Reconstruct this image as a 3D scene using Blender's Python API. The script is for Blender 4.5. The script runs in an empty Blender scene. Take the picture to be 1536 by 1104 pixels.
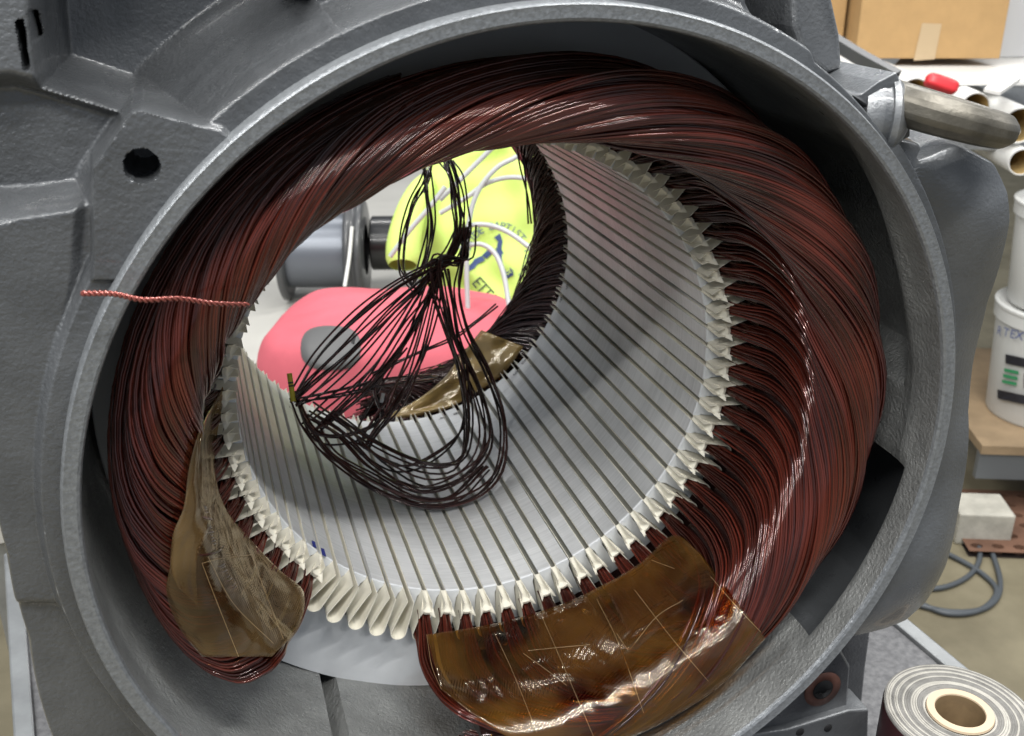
import bpy, bmesh, math, random
import numpy as np
from mathutils import Matrix, Vector

random.seed(7); RNG = np.random.default_rng(7)
S = 0.2                       # one unit in this script = the bore radius of the stator = 0.2 m
sc = bpy.context.scene
COL = sc.collection

# ------------------------------------------------------------------ camera
FPX = 1560.23                 # focal length in pixels of a 1536 px wide picture
CAM = np.array([-1.05811838, -3.7701248, 1.7483811])
RIGHT = np.array([0.95526734, -0.29574365, 0.0])
UP = np.array([0.11667661, 0.37687152, 0.9188876])
BACK = np.array([-0.27175517, -0.87778332, 0.39451943])
cd = bpy.data.cameras.new('camera'); cam = bpy.data.objects.new('camera', cd); COL.objects.link(cam)
cam.matrix_world = Matrix(((RIGHT[0], UP[0], BACK[0], CAM[0]*S), (RIGHT[1], UP[1], BACK[1], CAM[1]*S),
                           (RIGHT[2], UP[2], BACK[2], CAM[2]*S), (0, 0, 0, 1)))
cd.sensor_width = 36.0; cd.lens = 36.0*FPX/1536; cd.clip_start = 0.01; cd.clip_end = 100
cd.dof.use_dof = True; cd.dof.focus_distance = 0.80; cd.dof.aperture_fstop = 13.0
sc.camera = cam

# ------------------------------------------------------------------ light
w = bpy.data.worlds.new('World'); sc.world = w; w.use_nodes = True
bg = w.node_tree.nodes['Background']; bg.inputs[0].default_value = (0.80, 0.88, 1.0, 1); bg.inputs[1].default_value = 0.46
def tube_lamp(name, loc, size, power, rot=0):
    l = bpy.data.lights.new(name, 'AREA'); l.shape = 'RECTANGLE'; l.size = size[0]; l.size_y = size[1]
    l.energy = power; l.color = (1.0, 0.985, 0.95)
    o = bpy.data.objects.new(name, l); COL.objects.link(o); o.location = loc; o.rotation_euler = (0, 0, rot)
    return o
# the workshop's ceiling fixtures, 1.7 m above the motor
for lx, ly, pw in ((-1.3, -1.75, 46), (-2.2, -0.8, 44), (0.2, -1.1, 48), (-1.2, -0.1, 36), (0.9, -0.1, 38), (-1.0, 1.2, 24), (1.1, 1.2, 26), (2.9, 0.2, 24), (0.2, 2.8, 18), (2.9, 2.4, 20)):
    tube_lamp('ceiling_lamp', (lx, ly, 1.75), (1.25, 0.055), pw, 0.2)
vs = sc.view_settings; vs.view_transform = 'Standard'; vs.look = 'None'; vs.exposure = 0.0; vs.gamma = 1.0
vs.use_curve_mapping = False

# ------------------------------------------------------------------ measuring: the photograph's rays
def ray(px, py): return RIGHT*((px-768)/FPX) - UP*((py-552)/FPX) - BACK
def at_y(px, py, y):
    v = ray(px, py); return CAM + v*((y-CAM[1])/v[1])
def at_z(px, py, z):
    v = ray(px, py); return CAM + v*((z-CAM[2])/v[2])
def at_d(px, py, d): return CAM + ray(px, py)*d
D2R = math.pi/180
def cyl(r, deg, y):
    return np.array([r*math.cos(deg*D2R), y, r*math.sin(deg*D2R)])

# ------------------------------------------------------------------ helpers
def mesh(name, V, F, mats, smooth=True, mi=None):
    me = bpy.data.meshes.new(name)
    V = np.asarray(V, dtype=np.float64).reshape(-1, 3)*S
    if isinstance(F, np.ndarray):
        n, k = F.shape
        me.vertices.add(len(V)); me.vertices.foreach_set('co', V.ravel())
        me.loops.add(n*k); me.loops.foreach_set('vertex_index', F.ravel().astype(np.int32))
        me.polygons.add(n); me.polygons.foreach_set('loop_start', np.arange(0, n*k, k, dtype=np.int32))
        me.polygons.foreach_set('loop_total', np.full(n, k, dtype=np.int32))
        me.update(calc_edges=True)
    else:
        me.from_pydata(V.tolist(), [], [list(f) for f in F]); me.update()
    if not isinstance(mats, (list, tuple)): mats = [mats]
    for m in mats: me.materials.append(m)
    if mi is not None: me.polygons.foreach_set('material_index', np.asarray(mi, dtype=np.int32))
    me.polygons.foreach_set('use_smooth', np.full(len(me.polygons), smooth)); me.validate()
    return me
WLOC = {}
def link(name, data, parent=None, loc=(0, 0, 0), rot=None):
    o = bpy.data.objects.new(name, data); COL.objects.link(o)
    o.location = Vector(loc)*S
    if rot is not None: o.rotation_euler = rot
    WLOC[o.name] = Vector(o.location)
    if parent is not None:
        o.parent = parent; o.matrix_parent_inverse = Matrix.Translation(-WLOC[parent.name])
    return o
def thing(name, label, cat, loc=(0, 0, 0), group=None):
    o = link(name, None, None, loc); o.empty_display_size = 0.05
    return tag(o, label, cat, group)
def tag(o, label, cat=None, group=None, kind=None):
    o['label'] = label
    if cat: o['category'] = cat
    if group: o['group'] = group
    if kind: o['kind'] = kind
    return o
def sharp(o, ang=35):
    sharp_mesh(o.data, ang); return o
def sharp_mesh(me, ang=35):
    # smooth by angle
    bm = bmesh.new(); bm.from_mesh(me)
    for e in bm.edges:
        if len(e.link_faces) == 2 and e.calc_face_angle(0) > ang*D2R: e.smooth = False
    bm.to_mesh(me); bm.free()
def bevel(o, width, seg=2, ang=30):
    m = o.modifiers.new('bevel', 'BEVEL'); m.width = width*S; m.segments = seg; m.limit_method = 'ANGLE'; m.angle_limit = ang*D2R
    m.harden_normals = False
    return o
def grid(P, closed_u=False, closed_v=False):
    """P (U,V,3) -> verts, quads"""
    U, Vn = P.shape[:2]; idx = np.arange(U*Vn).reshape(U, Vn)
    a = idx; iu = np.arange(U if closed_u else U-1); iv = np.arange(Vn if closed_v else Vn-1)
    A = a[np.ix_(iu, iv)]; B = a[np.ix_((iu+1) % U, iv)]; C = a[np.ix_((iu+1) % U, (iv+1) % Vn)]; Dd = a[np.ix_(iu, (iv+1) % Vn)]
    return P.reshape(-1, 3), np.stack([A, B, C, Dd], -1).reshape(-1, 4)
def tubes(paths, rad, sides=6, caps=False):
    """paths (W,P,3) -> verts, quads; rad scalar or (W,P)"""
    paths = np.asarray(paths, float)
    if paths.ndim == 2: paths = paths[None]
    W, P, _ = paths.shape
    T = np.gradient(paths, axis=1); T /= np.linalg.norm(T, axis=2, keepdims=True)+1e-12
    # parallel-ish frames
    N = np.zeros_like(T); ref = np.array([0.31, 0.45, 0.84])
    n0 = np.cross(T[:, 0], ref); n0 /= np.linalg.norm(n0, axis=1, keepdims=True)+1e-12; N[:, 0] = n0
    for i in range(1, P):
        n = N[:, i-1] - T[:, i]*(N[:, i-1]*T[:, i]).sum(1, keepdims=True)
        N[:, i] = n/(np.linalg.norm(n, axis=1, keepdims=True)+1e-12)
    B = np.cross(T, N)
    a = np.arange(sides)*2*math.pi/sides
    r = np.broadcast_to(np.asarray(rad, float), (W, P))[..., None, None]
    V = paths[:, :, None, :] + r*(N[:, :, None, :]*np.cos(a)[None, None, :, None] + B[:, :, None, :]*np.sin(a)[None, None, :, None])
    idx = np.arange(W*P*sides).reshape(W, P, sides)
    A = idx[:, :-1]; Bq = idx[:, 1:]
    F = np.stack([A, np.roll(A, -1, 2), np.roll(Bq, -1, 2), Bq], -1).reshape(-1, 4)
    return V.reshape(-1, 3), F
def spline(pts, n):
    """Catmull-Rom through pts, n samples"""
    p = np.asarray(pts, float); p = np.vstack([2*p[0]-p[1], p, 2*p[-1]-p[-2]])
    L = len(p)-3; t = np.linspace(0, L-1e-6, n); i = t.astype(int); u = (t-i)[:, None]
    a, b, c, d = p[i], p[i+1], p[i+2], p[i+3]
    return 0.5*((2*b)+(-a+c)*u+(2*a-5*b+4*c-d)*u**2+(-a+3*b-3*c+d)*u**3)
def revolve(prof, a0, a1, n, axis='y', closed=False):
    """prof list of (r, y); revolve about the stator axis"""
    A = np.linspace(a0, a1, n+1)[:(-1 if closed else None)]*D2R
    pr = np.asarray(prof, float)
    P = np.stack([np.cos(A)[:, None]*pr[None, :, 0], np.broadcast_to(pr[None, :, 1], (len(A), len(pr))), np.sin(A)[:, None]*pr[None, :, 0]], -1)
    return grid(P, closed_u=closed)
def lathe(prof, n=32, at=(0, 0, 0), axis=(0, 0, 1), close=True):
    """prof (r, h) revolved about an own axis"""
    ax = Vector(axis).normalized(); q = ax.to_track_quat('Z', 'Y').to_matrix(); q = np.array(q)
    A = np.arange(n)*2*math.pi/n; pr = np.asarray(prof, float)
    P = np.stack([np.cos(A)[:, None]*pr[None, :, 0], np.sin(A)[:, None]*pr[None, :, 0], np.broadcast_to(pr[None, :, 1], (n, len(pr)))], -1)
    P = P@q.T + np.asarray(at)
    return grid(P, closed_u=True)
def box(c, h, R=None):
    c = np.asarray(c, float); h = np.asarray(h, float)
    V = np.array([[x, y, z] for x in (-1, 1) for y in (-1, 1) for z in (-1, 1)], float)*h
    if R is not None: V = V@np.asarray(R).T
    F = [(0, 1, 3, 2), (4, 6, 7, 5), (0, 4, 5, 1), (2, 3, 7, 6), (0, 2, 6, 4), (1, 5, 7, 3)]
    return V+c, np.array(F)
def join(*vf):
    Vs, Fs, o = [], [], 0
    for V, F in vf:
        Vs.append(V); Fs.append(np.asarray(F)+o); o += len(V)
    return np.vstack(Vs), np.vstack(Fs)
def prism(poly, h0, h1, axis=2, R=None, at=(0, 0, 0)):
    """poly [(a,b)] extruded along an axis from h0 to h1 -> verts, faces list"""
    n = len(poly); V = []
    for h in (h0, h1):
        for a, b in poly:
            V.append({2: (a, b, h), 1: (a, h, b), 0: (h, a, b)}[axis])
    F = [tuple(range(n))[::-1], tuple(range(n, 2*n))] + [(i, (i+1) % n, n+(i+1) % n, n+i) for i in range(n)]
    V = np.array(V, float)
    if R is not None: V = V@np.asarray(R).T
    return V+np.asarray(at), F

def sstep(a, b, x):
    t = np.clip((x-a)/(b-a), 0, 1); return t*t*(3-2*t)
# ------------------------------------------------------------------ materials
def mat(name, col, rough=0.5, metal=0.0, coat=0.0, spec=0.5, var=0.0, vscale=8.0, bump=0.0, bscale=60.0, bdist=0.002, col2=None, trans=0.0, alpha=1.0, rvar=0.0, edge=None):
    m = bpy.data.materials.new(name); m.use_nodes = True; nt = m.node_tree; b = nt.nodes['Principled BSDF']
    b.inputs['Base Color'].default_value = (*col, 1); b.inputs['Roughness'].default_value = rough
    b.inputs['Metallic'].default_value = metal; b.inputs['Coat Weight'].default_value = coat; b.inputs['Coat Roughness'].default_value = 0.08
    b.inputs['Specular IOR Level'].default_value = spec; b.inputs['Transmission Weight'].default_value = trans; b.inputs['Alpha'].default_value = alpha
    tc = nt.nodes.new('ShaderNodeTexCoord')
    def noise(scale, detail=6, rough_=0.6):
        n = nt.nodes.new('ShaderNodeTexNoise'); n.inputs['Scale'].default_value = scale; n.inputs['Detail'].default_value = detail; n.inputs['Roughness'].default_value = rough_
        nt.links.new(tc.outputs['Object'], n.inputs['Vector']); return n
    if var > 0 or col2 is not None:
        n = noise(vscale); r = nt.nodes.new('ShaderNodeValToRGB')
        c2 = col2 if col2 is not None else tuple(max(0, c*(1-var)) for c in col)
        c1 = col if col2 is not None else tuple(c*(1+var) for c in col)
        r.color_ramp.elements[0].position = 0.35; r.color_ramp.elements[1].position = 0.65
        r.color_ramp.elements[0].color = (*c2, 1); r.color_ramp.elements[1].color = (*c1, 1)
        nt.links.new(n.outputs['Fac'], r.inputs['Fac']); nt.links.new(r.outputs['Color'], b.inputs['Base Color'])
    if edge is not None:
        ge = nt.nodes.new('ShaderNodeNewGeometry'); mr0 = nt.nodes.new('ShaderNodeMapRange'); mr0.inputs['From Min'].default_value = 0.53; mr0.inputs['From Max'].default_value = 0.62
        nt.links.new(ge.outputs['Pointiness'], mr0.inputs['Value']); nn = noise(70, 4); mu = nt.nodes.new('ShaderNodeMath'); mu.operation = 'MULTIPLY'
        nt.links.new(mr0.outputs['Result'], mu.inputs[0]); nt.links.new(nn.outputs['Fac'], mu.inputs[1])
        mxe = nt.nodes.new('ShaderNodeMixRGB'); mxe.inputs['Color2'].default_value = (*edge, 1)
        src = b.inputs['Base Color'].links[0].from_socket if b.inputs['Base Color'].is_linked else None
        if src: nt.links.new(src, mxe.inputs['Color1'])
        nt.links.new(mu.outputs[0], mxe.inputs['Fac']); nt.links.new(mxe.outputs['Color'], b.inputs['Base Color'])
    if rvar > 0:
        n = noise(vscale*2.3); mr = nt.nodes.new('ShaderNodeMapRange'); mr.inputs['To Min'].default_value = rough-rvar; mr.inputs['To Max'].default_value = rough+rvar
        mr.inputs['From Min'].default_value = 0.3; mr.inputs['From Max'].default_value = 0.7
        nt.links.new(n.outputs['Fac'], mr.inputs['Value']); nt.links.new(mr.outputs['Result'], b.inputs['Roughness'])
    if bump > 0:
        n = noise(bscale, 4); bp = nt.nodes.new('ShaderNodeBump'); bp.inputs['Strength'].default_value = bump; bp.inputs['Distance'].default_value = bdist
        nt.links.new(n.outputs['Fac'], bp.inputs['Height']); nt.links.new(bp.outputs['Normal'], b.inputs['Normal'])
    return m
M = {}
M['cast'] = mat('grey_cast_paint', (0.095, 0.101, 0.108), 0.34, 0.3, 0.3, 0.5, 0.16, 14, 0.4, 330, 0.0016, rvar=0.1, edge=(0.42, 0.43, 0.44))
M['cast_rough'] = mat('rough_grey_cast_paint', (0.088, 0.093, 0.099), 0.32, 0.3, 0.4, 0.5, 0.2, 16, 0.55, 300, 0.0020, rvar=0.1, edge=(0.42, 0.43, 0.44))
M['cast_in'] = mat('inner_cast_paint', (0.10, 0.107, 0.115), 0.45, 0.2, 0.05, 0.5, 0.2, 10, 0.4, 240, 0.002)
M['machined'] = mat('machined_grey_face', (0.20, 0.212, 0.225), 0.38, 0.5, 0.0, 0.5, 0.18, 300, 0.45, 420, 0.0014, rvar=0.1)
M['collar'] = mat('collar_inner_metal', (0.25, 0.255, 0.25), 0.34, 0.25, 0.35, 0.5, 0.2, 25, 0.9, 300, 0.0024, rvar=0.08)
M['white'] = mat('white_end_plate_paint', (0.62, 0.64, 0.66), 0.45, 0.0, 0.0, 0.4, 0.04, 8, 0.15, 120, 0.001)
M['paper'] = mat('cream_slot_paper', (0.74, 0.71, 0.61), 0.5, 0.0, 0.0, 0.35, 0.08, 25, 0.1, 90, 0.001)
M['wedge'] = mat('shaded_grey_green_wedge', (0.20, 0.20, 0.175), 0.5, 0.0, 0.0, 0.4, 0.12, 12)  # grey green, darkened in the colour for the shade inside the slots
M['ink'] = mat('black_marker_ink', (0.015, 0.015, 0.02), 0.5)
M['blue_ink'] = mat('blue_marker_ink', (0.02, 0.03, 0.22), 0.5)

def wire_mat(name, c1, c2, rough=0.2):
    m = bpy.data.materials.new(name); m.use_nodes = True; nt = m.node_tree; b = nt.nodes['Principled BSDF']
    tc = nt.nodes.new('ShaderNodeTexCoord'); n = nt.nodes.new('ShaderNodeTexNoise'); n.inputs['Scale'].default_value = 9; n.inputs['Detail'].default_value = 5
    r = nt.nodes.new('ShaderNodeValToRGB'); r.color_ramp.elements[0].color = (*c1, 1); r.color_ramp.elements[1].color = (*c2, 1)
    r.color_ramp.elements[0].position = 0.3; r.color_ramp.elements[1].position = 0.7
    at = nt.nodes.new('ShaderNodeAttribute'); at.attribute_name = 'tone'
    mx = nt.nodes.new('ShaderNodeMath'); mx.operation = 'ADD'; mm = nt.nodes.new('ShaderNodeMath'); mm.operation = 'MULTIPLY_ADD'; mm.inputs[1].default_value = 0.36; mm.inputs[2].default_value = -0.18
    nt.links.new(tc.outputs['Object'], n.inputs['Vector']); nt.links.new(at.outputs['Fac'], mm.inputs[0])
    nt.links.new(n.outputs['Fac'], mx.inputs[0]); nt.links.new(mm.outputs[0], mx.inputs[1]); nt.links.new(mx.outputs[0], r.inputs['Fac'])
    nt.links.new(r.outputs['Color'], b.inputs['Base Color'])
    b.inputs['Roughness'].default_value = rough; b.inputs['Metallic'].default_value = 0.25; b.inputs['Coat Weight'].default_value = 0.5; b.inputs['Coat Roughness'].default_value = 0.06
    return m
M['wire'] = wire_mat('red_brown_enamel_wire', (0.026, 0.006, 0.0045), (0.108, 0.020, 0.012), 0.13)
M['wire_dark'] = wire_mat('dark_brown_enamel_wire', (0.024, 0.011, 0.010), (0.075, 0.024, 0.019), 0.16)

def core_mat():
    m = bpy.data.materials.new('brushed_lamination_steel'); m.use_nodes = True; nt = m.node_tree; b = nt.nodes['Principled BSDF']
    tc = nt.nodes.new('ShaderNodeTexCoord'); geo = nt.nodes.new('ShaderNodeNewGeometry')
    mp = nt.nodes.new('ShaderNodeMapping'); mp.inputs['Scale'].default_value = (6, 420, 6)
    nt.links.new(geo.outputs['Position'], mp.inputs['Vector'])
    n = nt.nodes.new('ShaderNodeTexNoise'); n.inputs['Scale'].default_value = 1.0; n.inputs['Detail'].default_value = 6; n.inputs['Roughness'].default_value = 0.7
    nt.links.new(mp.outputs['Vector'], n.inputs['Vector'])
    n2 = nt.nodes.new('ShaderNodeTexNoise'); n2.inputs['Scale'].default_value = 9; n2.inputs['Detail'].default_value = 5
    nt.links.new(geo.outputs['Position'], n2.inputs['Vector'])
    ad = nt.nodes.new('ShaderNodeMath'); ad.operation = 'MULTIPLY_ADD'; ad.inputs[1].default_value = 0.55
    nt.links.new(n.outputs['Fac'], ad.inputs[0]); nt.links.new(n2.outputs['Fac'], ad.inputs[2])
    r = nt.nodes.new('ShaderNodeValToRGB'); r.color_ramp.elements[0].position = 0.45; r.color_ramp.elements[1].position = 1.0
    r.color_ramp.elements[0].color = (0.40, 0.41, 0.415, 1); r.color_ramp.elements[1].color = (0.80, 0.81, 0.82, 1)
    nt.links.new(ad.outputs[0], r.inputs['Fac']); nt.links.new(r.outputs['Color'], b.inputs['Base Color'])
    b.inputs['Metallic'].default_value = 0.35; b.inputs['Roughness'].default_value = 0.5
    bp = nt.nodes.new('ShaderNodeBump'); bp.inputs['Strength'].default_value = 0.25; bp.inputs['Distance'].default_value = 0.0004
    nt.links.new(n.outputs['Fac'], bp.inputs['Height']); nt.links.new(bp.outputs['Normal'], b.inputs['Normal'])
    return m
M['core'] = core_mat()
# ------------------------------------------------------------------ motor housing
house = thing('motor_housing', 'grey painted cast motor housing with round machined flange, open towards the viewer', 'motor housing', (0, 0, -2.05))
def polar(P): return math.degrees(math.atan2(P[2], P[0])), math.hypot(P[0], P[2])
# round flange collar, machined on its face
prof = [(1.549, -0.835), (1.547, -0.900), (1.541, -0.914), (1.538, -0.917), (1.530, -0.915), (1.502, -0.915), (1.494, -0.909), (1.490, -0.898)]
fl = link('flange_ring', mesh('flange_ring', *revolve(prof, 0, 360, 240, closed=True), M['machined']), house); sharp(fl, 30)
# the inner wall, with the two deep pockets on the right
th = np.concatenate([np.arange(-180, 180, 1.0), []]); 
def pocket(t):
    a = sstep(2.0, 6.0, t)*(1-sstep(30.0, 46.0, t)); b = sstep(-44.0, -40.0, t)*(1-sstep(-9.5, -6.5, t)); c = sstep(-120.6, -120.0, t)*(1-sstep(-118.6, -118.0, t))
    return a, b, c
A, B, Cc = pocket(th)
ys = np.array([-0.898, -0.82, -0.79, -0.765, -0.74, -0.70, -0.655, -0.64, -0.62, -0.5, -0.3, -0.1, 0.05, 0.35])
P = np.zeros((len(th), len(ys), 3))
for j, y in enumerate(ys):
    base = 1.490+0.030*min(1.0, (y+0.898)/0.25)
    flat = 0.012*np.cos(th*D2R*8)*(1 if y > -0.71 else 0)
    dep = A*0.15*sstep(-0.66, -0.62, y) + B*0.02*sstep(-0.785, -0.75, y) + Cc*0.10*sstep(-0.45, -0.35, y)
    r = base + dep + flat + (0.03*np.exp(-((th-45)/5)**2)*0)
    P[:, j] = np.stack([r*np.cos(th*D2R), np.full_like(th, y), r*np.sin(th*D2R)], -1)
V, F = grid(P, closed_u=True); NY_ = len(ys)-1
fi = np.arange(len(F)); tq = th[fi//NY_]; yq = ys[fi % NY_]
F = F[~((tq > -41) & (tq < -9) & (yq > -0.77) & (yq < 0.0))]          # the lower right opening into the casting
iw = link('inner_wall', mesh('inner_wall', V, F, M['collar']), house); sharp(iw, 40)
bw = link('back_wall', mesh('back_wall', *revolve([(1.515, 0.30), (1.70, 0.30)], 0, 360, 90, closed=True), M['cast_in']), house)
# outer casting: relief of the front over (angle, radius), its outline taken from the silhouette
sil = [((1388, 240), -.80), ((1396, 214), -.78), ((1440, 212), -.76), ((1490, 238), -.75), ((1505, 280), -.74), ((1507, 320), -.73), ((1488, 450), -.73), ((1465, 620), -.73), ((1440, 750), -.73), ((1415, 840), -.74), ((1388, 900), -.75), ((1363, 932), -.76), ((1338, 950), -.78), ((1300, 966), -.80), ((1262, 977), -.83)]
pts = [polar(at_y(p[0], p[1], y)) for p, y in sil]
pts = [(-179.99+0.0, 1.74), (-169, 1.77), (-160.5, 1.85), (-150, 1.95), (-140, 2.05), (-128, 2.05), (-118, 1.9), (-100, 1.62), (-80, 1.585), (-45, 1.58)] + pts[::-1] + [(43.5, 1.60), (58, 1.605), (64, 1.70), (70, 2.3), (75, 2.4), (160, 2.4), (170, 2.2), (174.6, 1.75), (180, 1.74)]
pts = sorted(pts)
TH = np.concatenate([np.arange(-180, 50, 0.5), np.arange(50, 105, 0.3), np.arange(105, 180, 0.16)]); RO = np.interp(TH, [p[0] for p in pts], [p[1] for p in pts])
RO = np.maximum(RO, 1.585)
def poly_sdf(X, Z, poly):
    """signed distance, positive inside"""
    pl_ = np.array(poly); n = len(pl_); d = np.full(X.shape, 1e9); ins = np.zeros(X.shape, bool)
    for i in range(n):
        a = pl_[i]; b = pl_[(i+1) % n]; e = b-a; wx = X-a[0]; wz = Z-a[1]
        t = np.clip((wx*e[0]+wz*e[1])/(e@e+1e-12), 0, 1); d = np.minimum(d, np.hypot(wx-t*e[0], wz-t*e[1]))
        c = ((a[1] <= Z) & (b[1] > Z)) | ((b[1] <= Z) & (a[1] > Z))
        xi = a[0]+(Z-a[1])/(b[1]-a[1]+1e-12)*(b[0]-a[0]); ins ^= c & (X < xi)
    return np.where(ins, d, -d)
def px_poly(pix, y):
    return [(q[0], q[2]) for q in (at_y(a, b, y) for a, b in pix)]
NRs = 190; tt = np.linspace(0, 1, NRs)**1.15
RR = 1.546 + (RO[:, None]-1.546)*tt[None, :]
X = RR*np.cos(TH[:, None]*D2R); Z = RR*np.sin(TH[:, None]*D2R); T2 = np.broadcast_to(TH[:, None], RR.shape)
Hh = np.full(RR.shape, -0.77)
def blend(H, target, sd, w0, w1): return H + (target-H)*sstep(w0, w1, sd)
# left body, textured, and the step below it
Hh = blend(Hh, -0.80, poly_sdf(X, Z, px_poly([(-400, 345), (0, 330), (60, 312), (118, 305), (110, 420), (70, 600), (60, 760), (100, 900), (-400, 900)], -0.78)), -0.02, 0.012)
Hh = blend(Hh, -0.66, poly_sdf(X, Z, px_poly([(-400, 140), (20, 118), (70, 132), (196, 172), (136, 258), (122, 290), (60, 300), (-400, 330)], -0.72)), -0.03, 0.035)
# deep pocket at the upper left, with a sloping right side
sd_ = poly_sdf(X, Z, px_poly([(64, -300), (62, 20), (72, 118), (200, 158), (262, 158), (420, 128), (600, 0), (430, -20), (425, -300)], -0.6))
fac = np.minimum(sstep(-0.02, 0.045, sd_), sstep(1.605, 1.79, RR)); Hh = Hh + (-0.30-Hh)*fac
top_ = sstep(112, 108, T2)*0 + np.where((T2 > 60) & (T2 < 113), 1.0, 0.0)
Hh = Hh + (-0.55-Hh)*top_*sstep(1.60, 1.66, RR)
# the wall left of the pocket carries two slits
for sl in ([(25, 32), (33, 30), (42, 98), (38, 104)], [(43, 18), (48, 18), (55, 60), (50, 62)]):
    Hh = blend(Hh, -0.45, poly_sdf(X, Z, px_poly(sl, -0.77)), -0.003, 0.004)
# flange band round the collar
Hh = blend(Hh, -0.842, 1.605-RR, -0.025, 0.006)
# lug with its bolt hole at the upper left
Hh = blend(Hh, -0.862, poly_sdf(X, Z, px_poly([(140, 420), (138, 252), (196, 168), (212, 163), (332, 196), (352, 214), (300, 420)], -0.86)), -0.012, 0.004)
hole = at_y(213, 249, -0.86)
Hh = blend(Hh, -0.55, 0.044-np.hypot(X-hole[0], Z-hole[2]), -0.002, 0.003)
# right flank: pads above and below, a hollow between them
right = sstep(-48, -40, T2)*(1-sstep(36, 44, T2))
q_ = np.clip((RR-1.60)/(RO[:, None]-1.60+1e-6), 0, 1)
Hh = Hh + right*(0.03+0.07*np.exp(-((T2-4)/8)**2))*q_**1.5
Hh = Hh - right*(0.075*np.exp(-((T2-26)/9)**2)+0.07*np.exp(-((T2+24)/9)**2))*np.sin(math.pi*np.clip(q_*0.85, 0, 1))
Hh = Hh + 0.10*sstep(-0.03, 0.0, RR-RO[:, None])**2*np.where(RO[:, None] < 2.2, 1, 0)
Pg = np.stack([X, Hh, Z], -1)
# skirt: the sides of the casting run back from the outline
back = np.stack([np.stack([(RO-k)*np.cos(TH*D2R), np.full_like(TH, y), (RO-k)*np.sin(TH*D2R)], -1) for k, y in ((0.0, -0.58), (0.0, -0.2), (0.03, 0.1), (0.05, 1.7), (0.4, 1.75))], 1)
bk = np.maximum(back[:, :, 1], Hh[:, -1:]+0.02); back[:, :, 1] = bk
Pg = np.concatenate([Pg, back], 1)
V, F = grid(Pg, closed_u=True)
NV_ = Pg.shape[1]-1; tm_ = np.repeat((TH > -100) & (TH < 62), NV_).astype(int)
cb = link('casting_body', mesh('casting_body', V, F, [M['cast_rough'], M['cast']], True, tm_), house); sharp(cb, 50)
fp = [at_y(x, y, -0.55) for x, y in ((1186, -80), (1236, -80), (1250, 0), (1261, 50), (1265, 104), (1240, 112), (1206, 84), (1190, 40))]
V, F = prism([(p[0], p[2]) for p in fp], -0.55, 0.3, axis=1); o = link('top_rib', mesh('top_rib', V, F, M['cast_rough'], False), house); bevel(o, 0.02, 3)
fp = [at_y(x, y, -0.80) for x, y in ((1195, 98), (1250, 122), (1278, 141), (1292, 141), (1318, 122), (1345, 108), (1364, 150), (1366, 205), (1352, 212), (1318, 172), (1270, 140))]
V, F = prism([(p[0], p[2]) for p in fp], -0.80, -0.40, axis=1); o = link('eye_bolt_lug', mesh('eye_bolt_lug', V, F, M['cast'], False), house); bevel(o, 0.018, 3)
# eyebolt on its boss at the upper right
d1 = RIGHT*0.965 - UP*0.262; d2 = -BACK*0.93 + UP*0.38; d2 = d2 - d1*(d2@d1); d2 /= np.linalg.norm(d2); d3 = np.cross(d1, d2)
ec = at_y(1420, 173, -0.80)
n1, n2 = 48, 8; a1 = np.arange(n1)*2*math.pi/n1; a2 = np.arange(n2)*2*math.pi/n2+math.pi/8
Pt = np.zeros((n1, n2, 3))
for i, a in enumerate(a1):
    rad = d1*math.cos(a)*1.12+d2*math.sin(a)
    mr = 0.068-0.006*math.cos(a)
    for j, b in enumerate(a2): Pt[i, j] = ec + rad*(0.156+mr*math.cos(b)) + d3*mr*math.sin(b)
eb = link('eye_bolt', mesh('eye_bolt', *grid(Pt, True, True), mat('dull_brown_steel', (0.10, 0.092, 0.075), 0.40, 0.5, 0, 0.5, 0.35, 30, 0.4, 200, 0.001)), house); sharp(eb, 38)
ms = eb.modifiers.new('bevel', 'BEVEL'); ms.width = 0.012*S; ms.segments = 2; ms.limit_method = 'ANGLE'; ms.angle_limit = 30*D2R
c0 = at_y(1312, 172, -0.74); ax = d1*0.93+np.array([0, -0.0, 0.2]); ax /= np.linalg.norm(ax)
V, F = lathe([(0.001, -0.05), (0.112, -0.05), (0.116, 0.005), (0.112, 0.02), (0.112, 0.032), (0.126, 0.034), (0.126, 0.055), (0.10, 0.085), (0.07, 0.10), (0.001, 0.105)], 40, c0, ax)
bo = link('eye_bolt_boss', mesh('eye_bolt_boss', V, F, M['cast']), house); sharp(bo, 35)
# mounting foot under the flange at the lower right, with a threaded hole
fp = [at_y(x, y, -0.42) for x, y in ((1080, 1180), (1150, 1060), (1200, 985), (1262, 975), (1276, 1000), (1270, 1075), (1240, 1095), (1180, 1112), (1150, 1180))]
V, F = prism([(p[0], p[2]) for p in fp], -0.42, 0.2, axis=1); ft = link('mounting_foot', mesh('mounting_foot', V, F, M['cast'], False), house); bevel(ft, 0.012)
fp = [at_y(x, y, -0.36) for x, y in ((1264, 960), (1318, 955), (1310, 1010), (1296, 1140), (1272, 1180), (1262, 1100), (1275, 1060))]
V, F = prism([(p[0], p[2]) for p in fp], -0.30, 0.9, axis=1); ft2 = link('foot_rib', mesh('foot_rib', V, F, M['cast'], False), house); bevel(ft2, 0.012)
fp = [at_y(x, y, -0.44) for x, y in ((1060, 1110), (1180, 1090), (1270, 1062), (1300, 1060), (1296, 1180), (1060, 1180))]
V, F = prism([(p[0], p[2]) for p in fp], -0.46, 0.2, axis=1); ft3 = link('foot_base', mesh('foot_base', V, F, M['cast'], False), house); bevel(ft3, 0.01)
hc = at_y(1233, 1033, -0.42)
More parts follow.
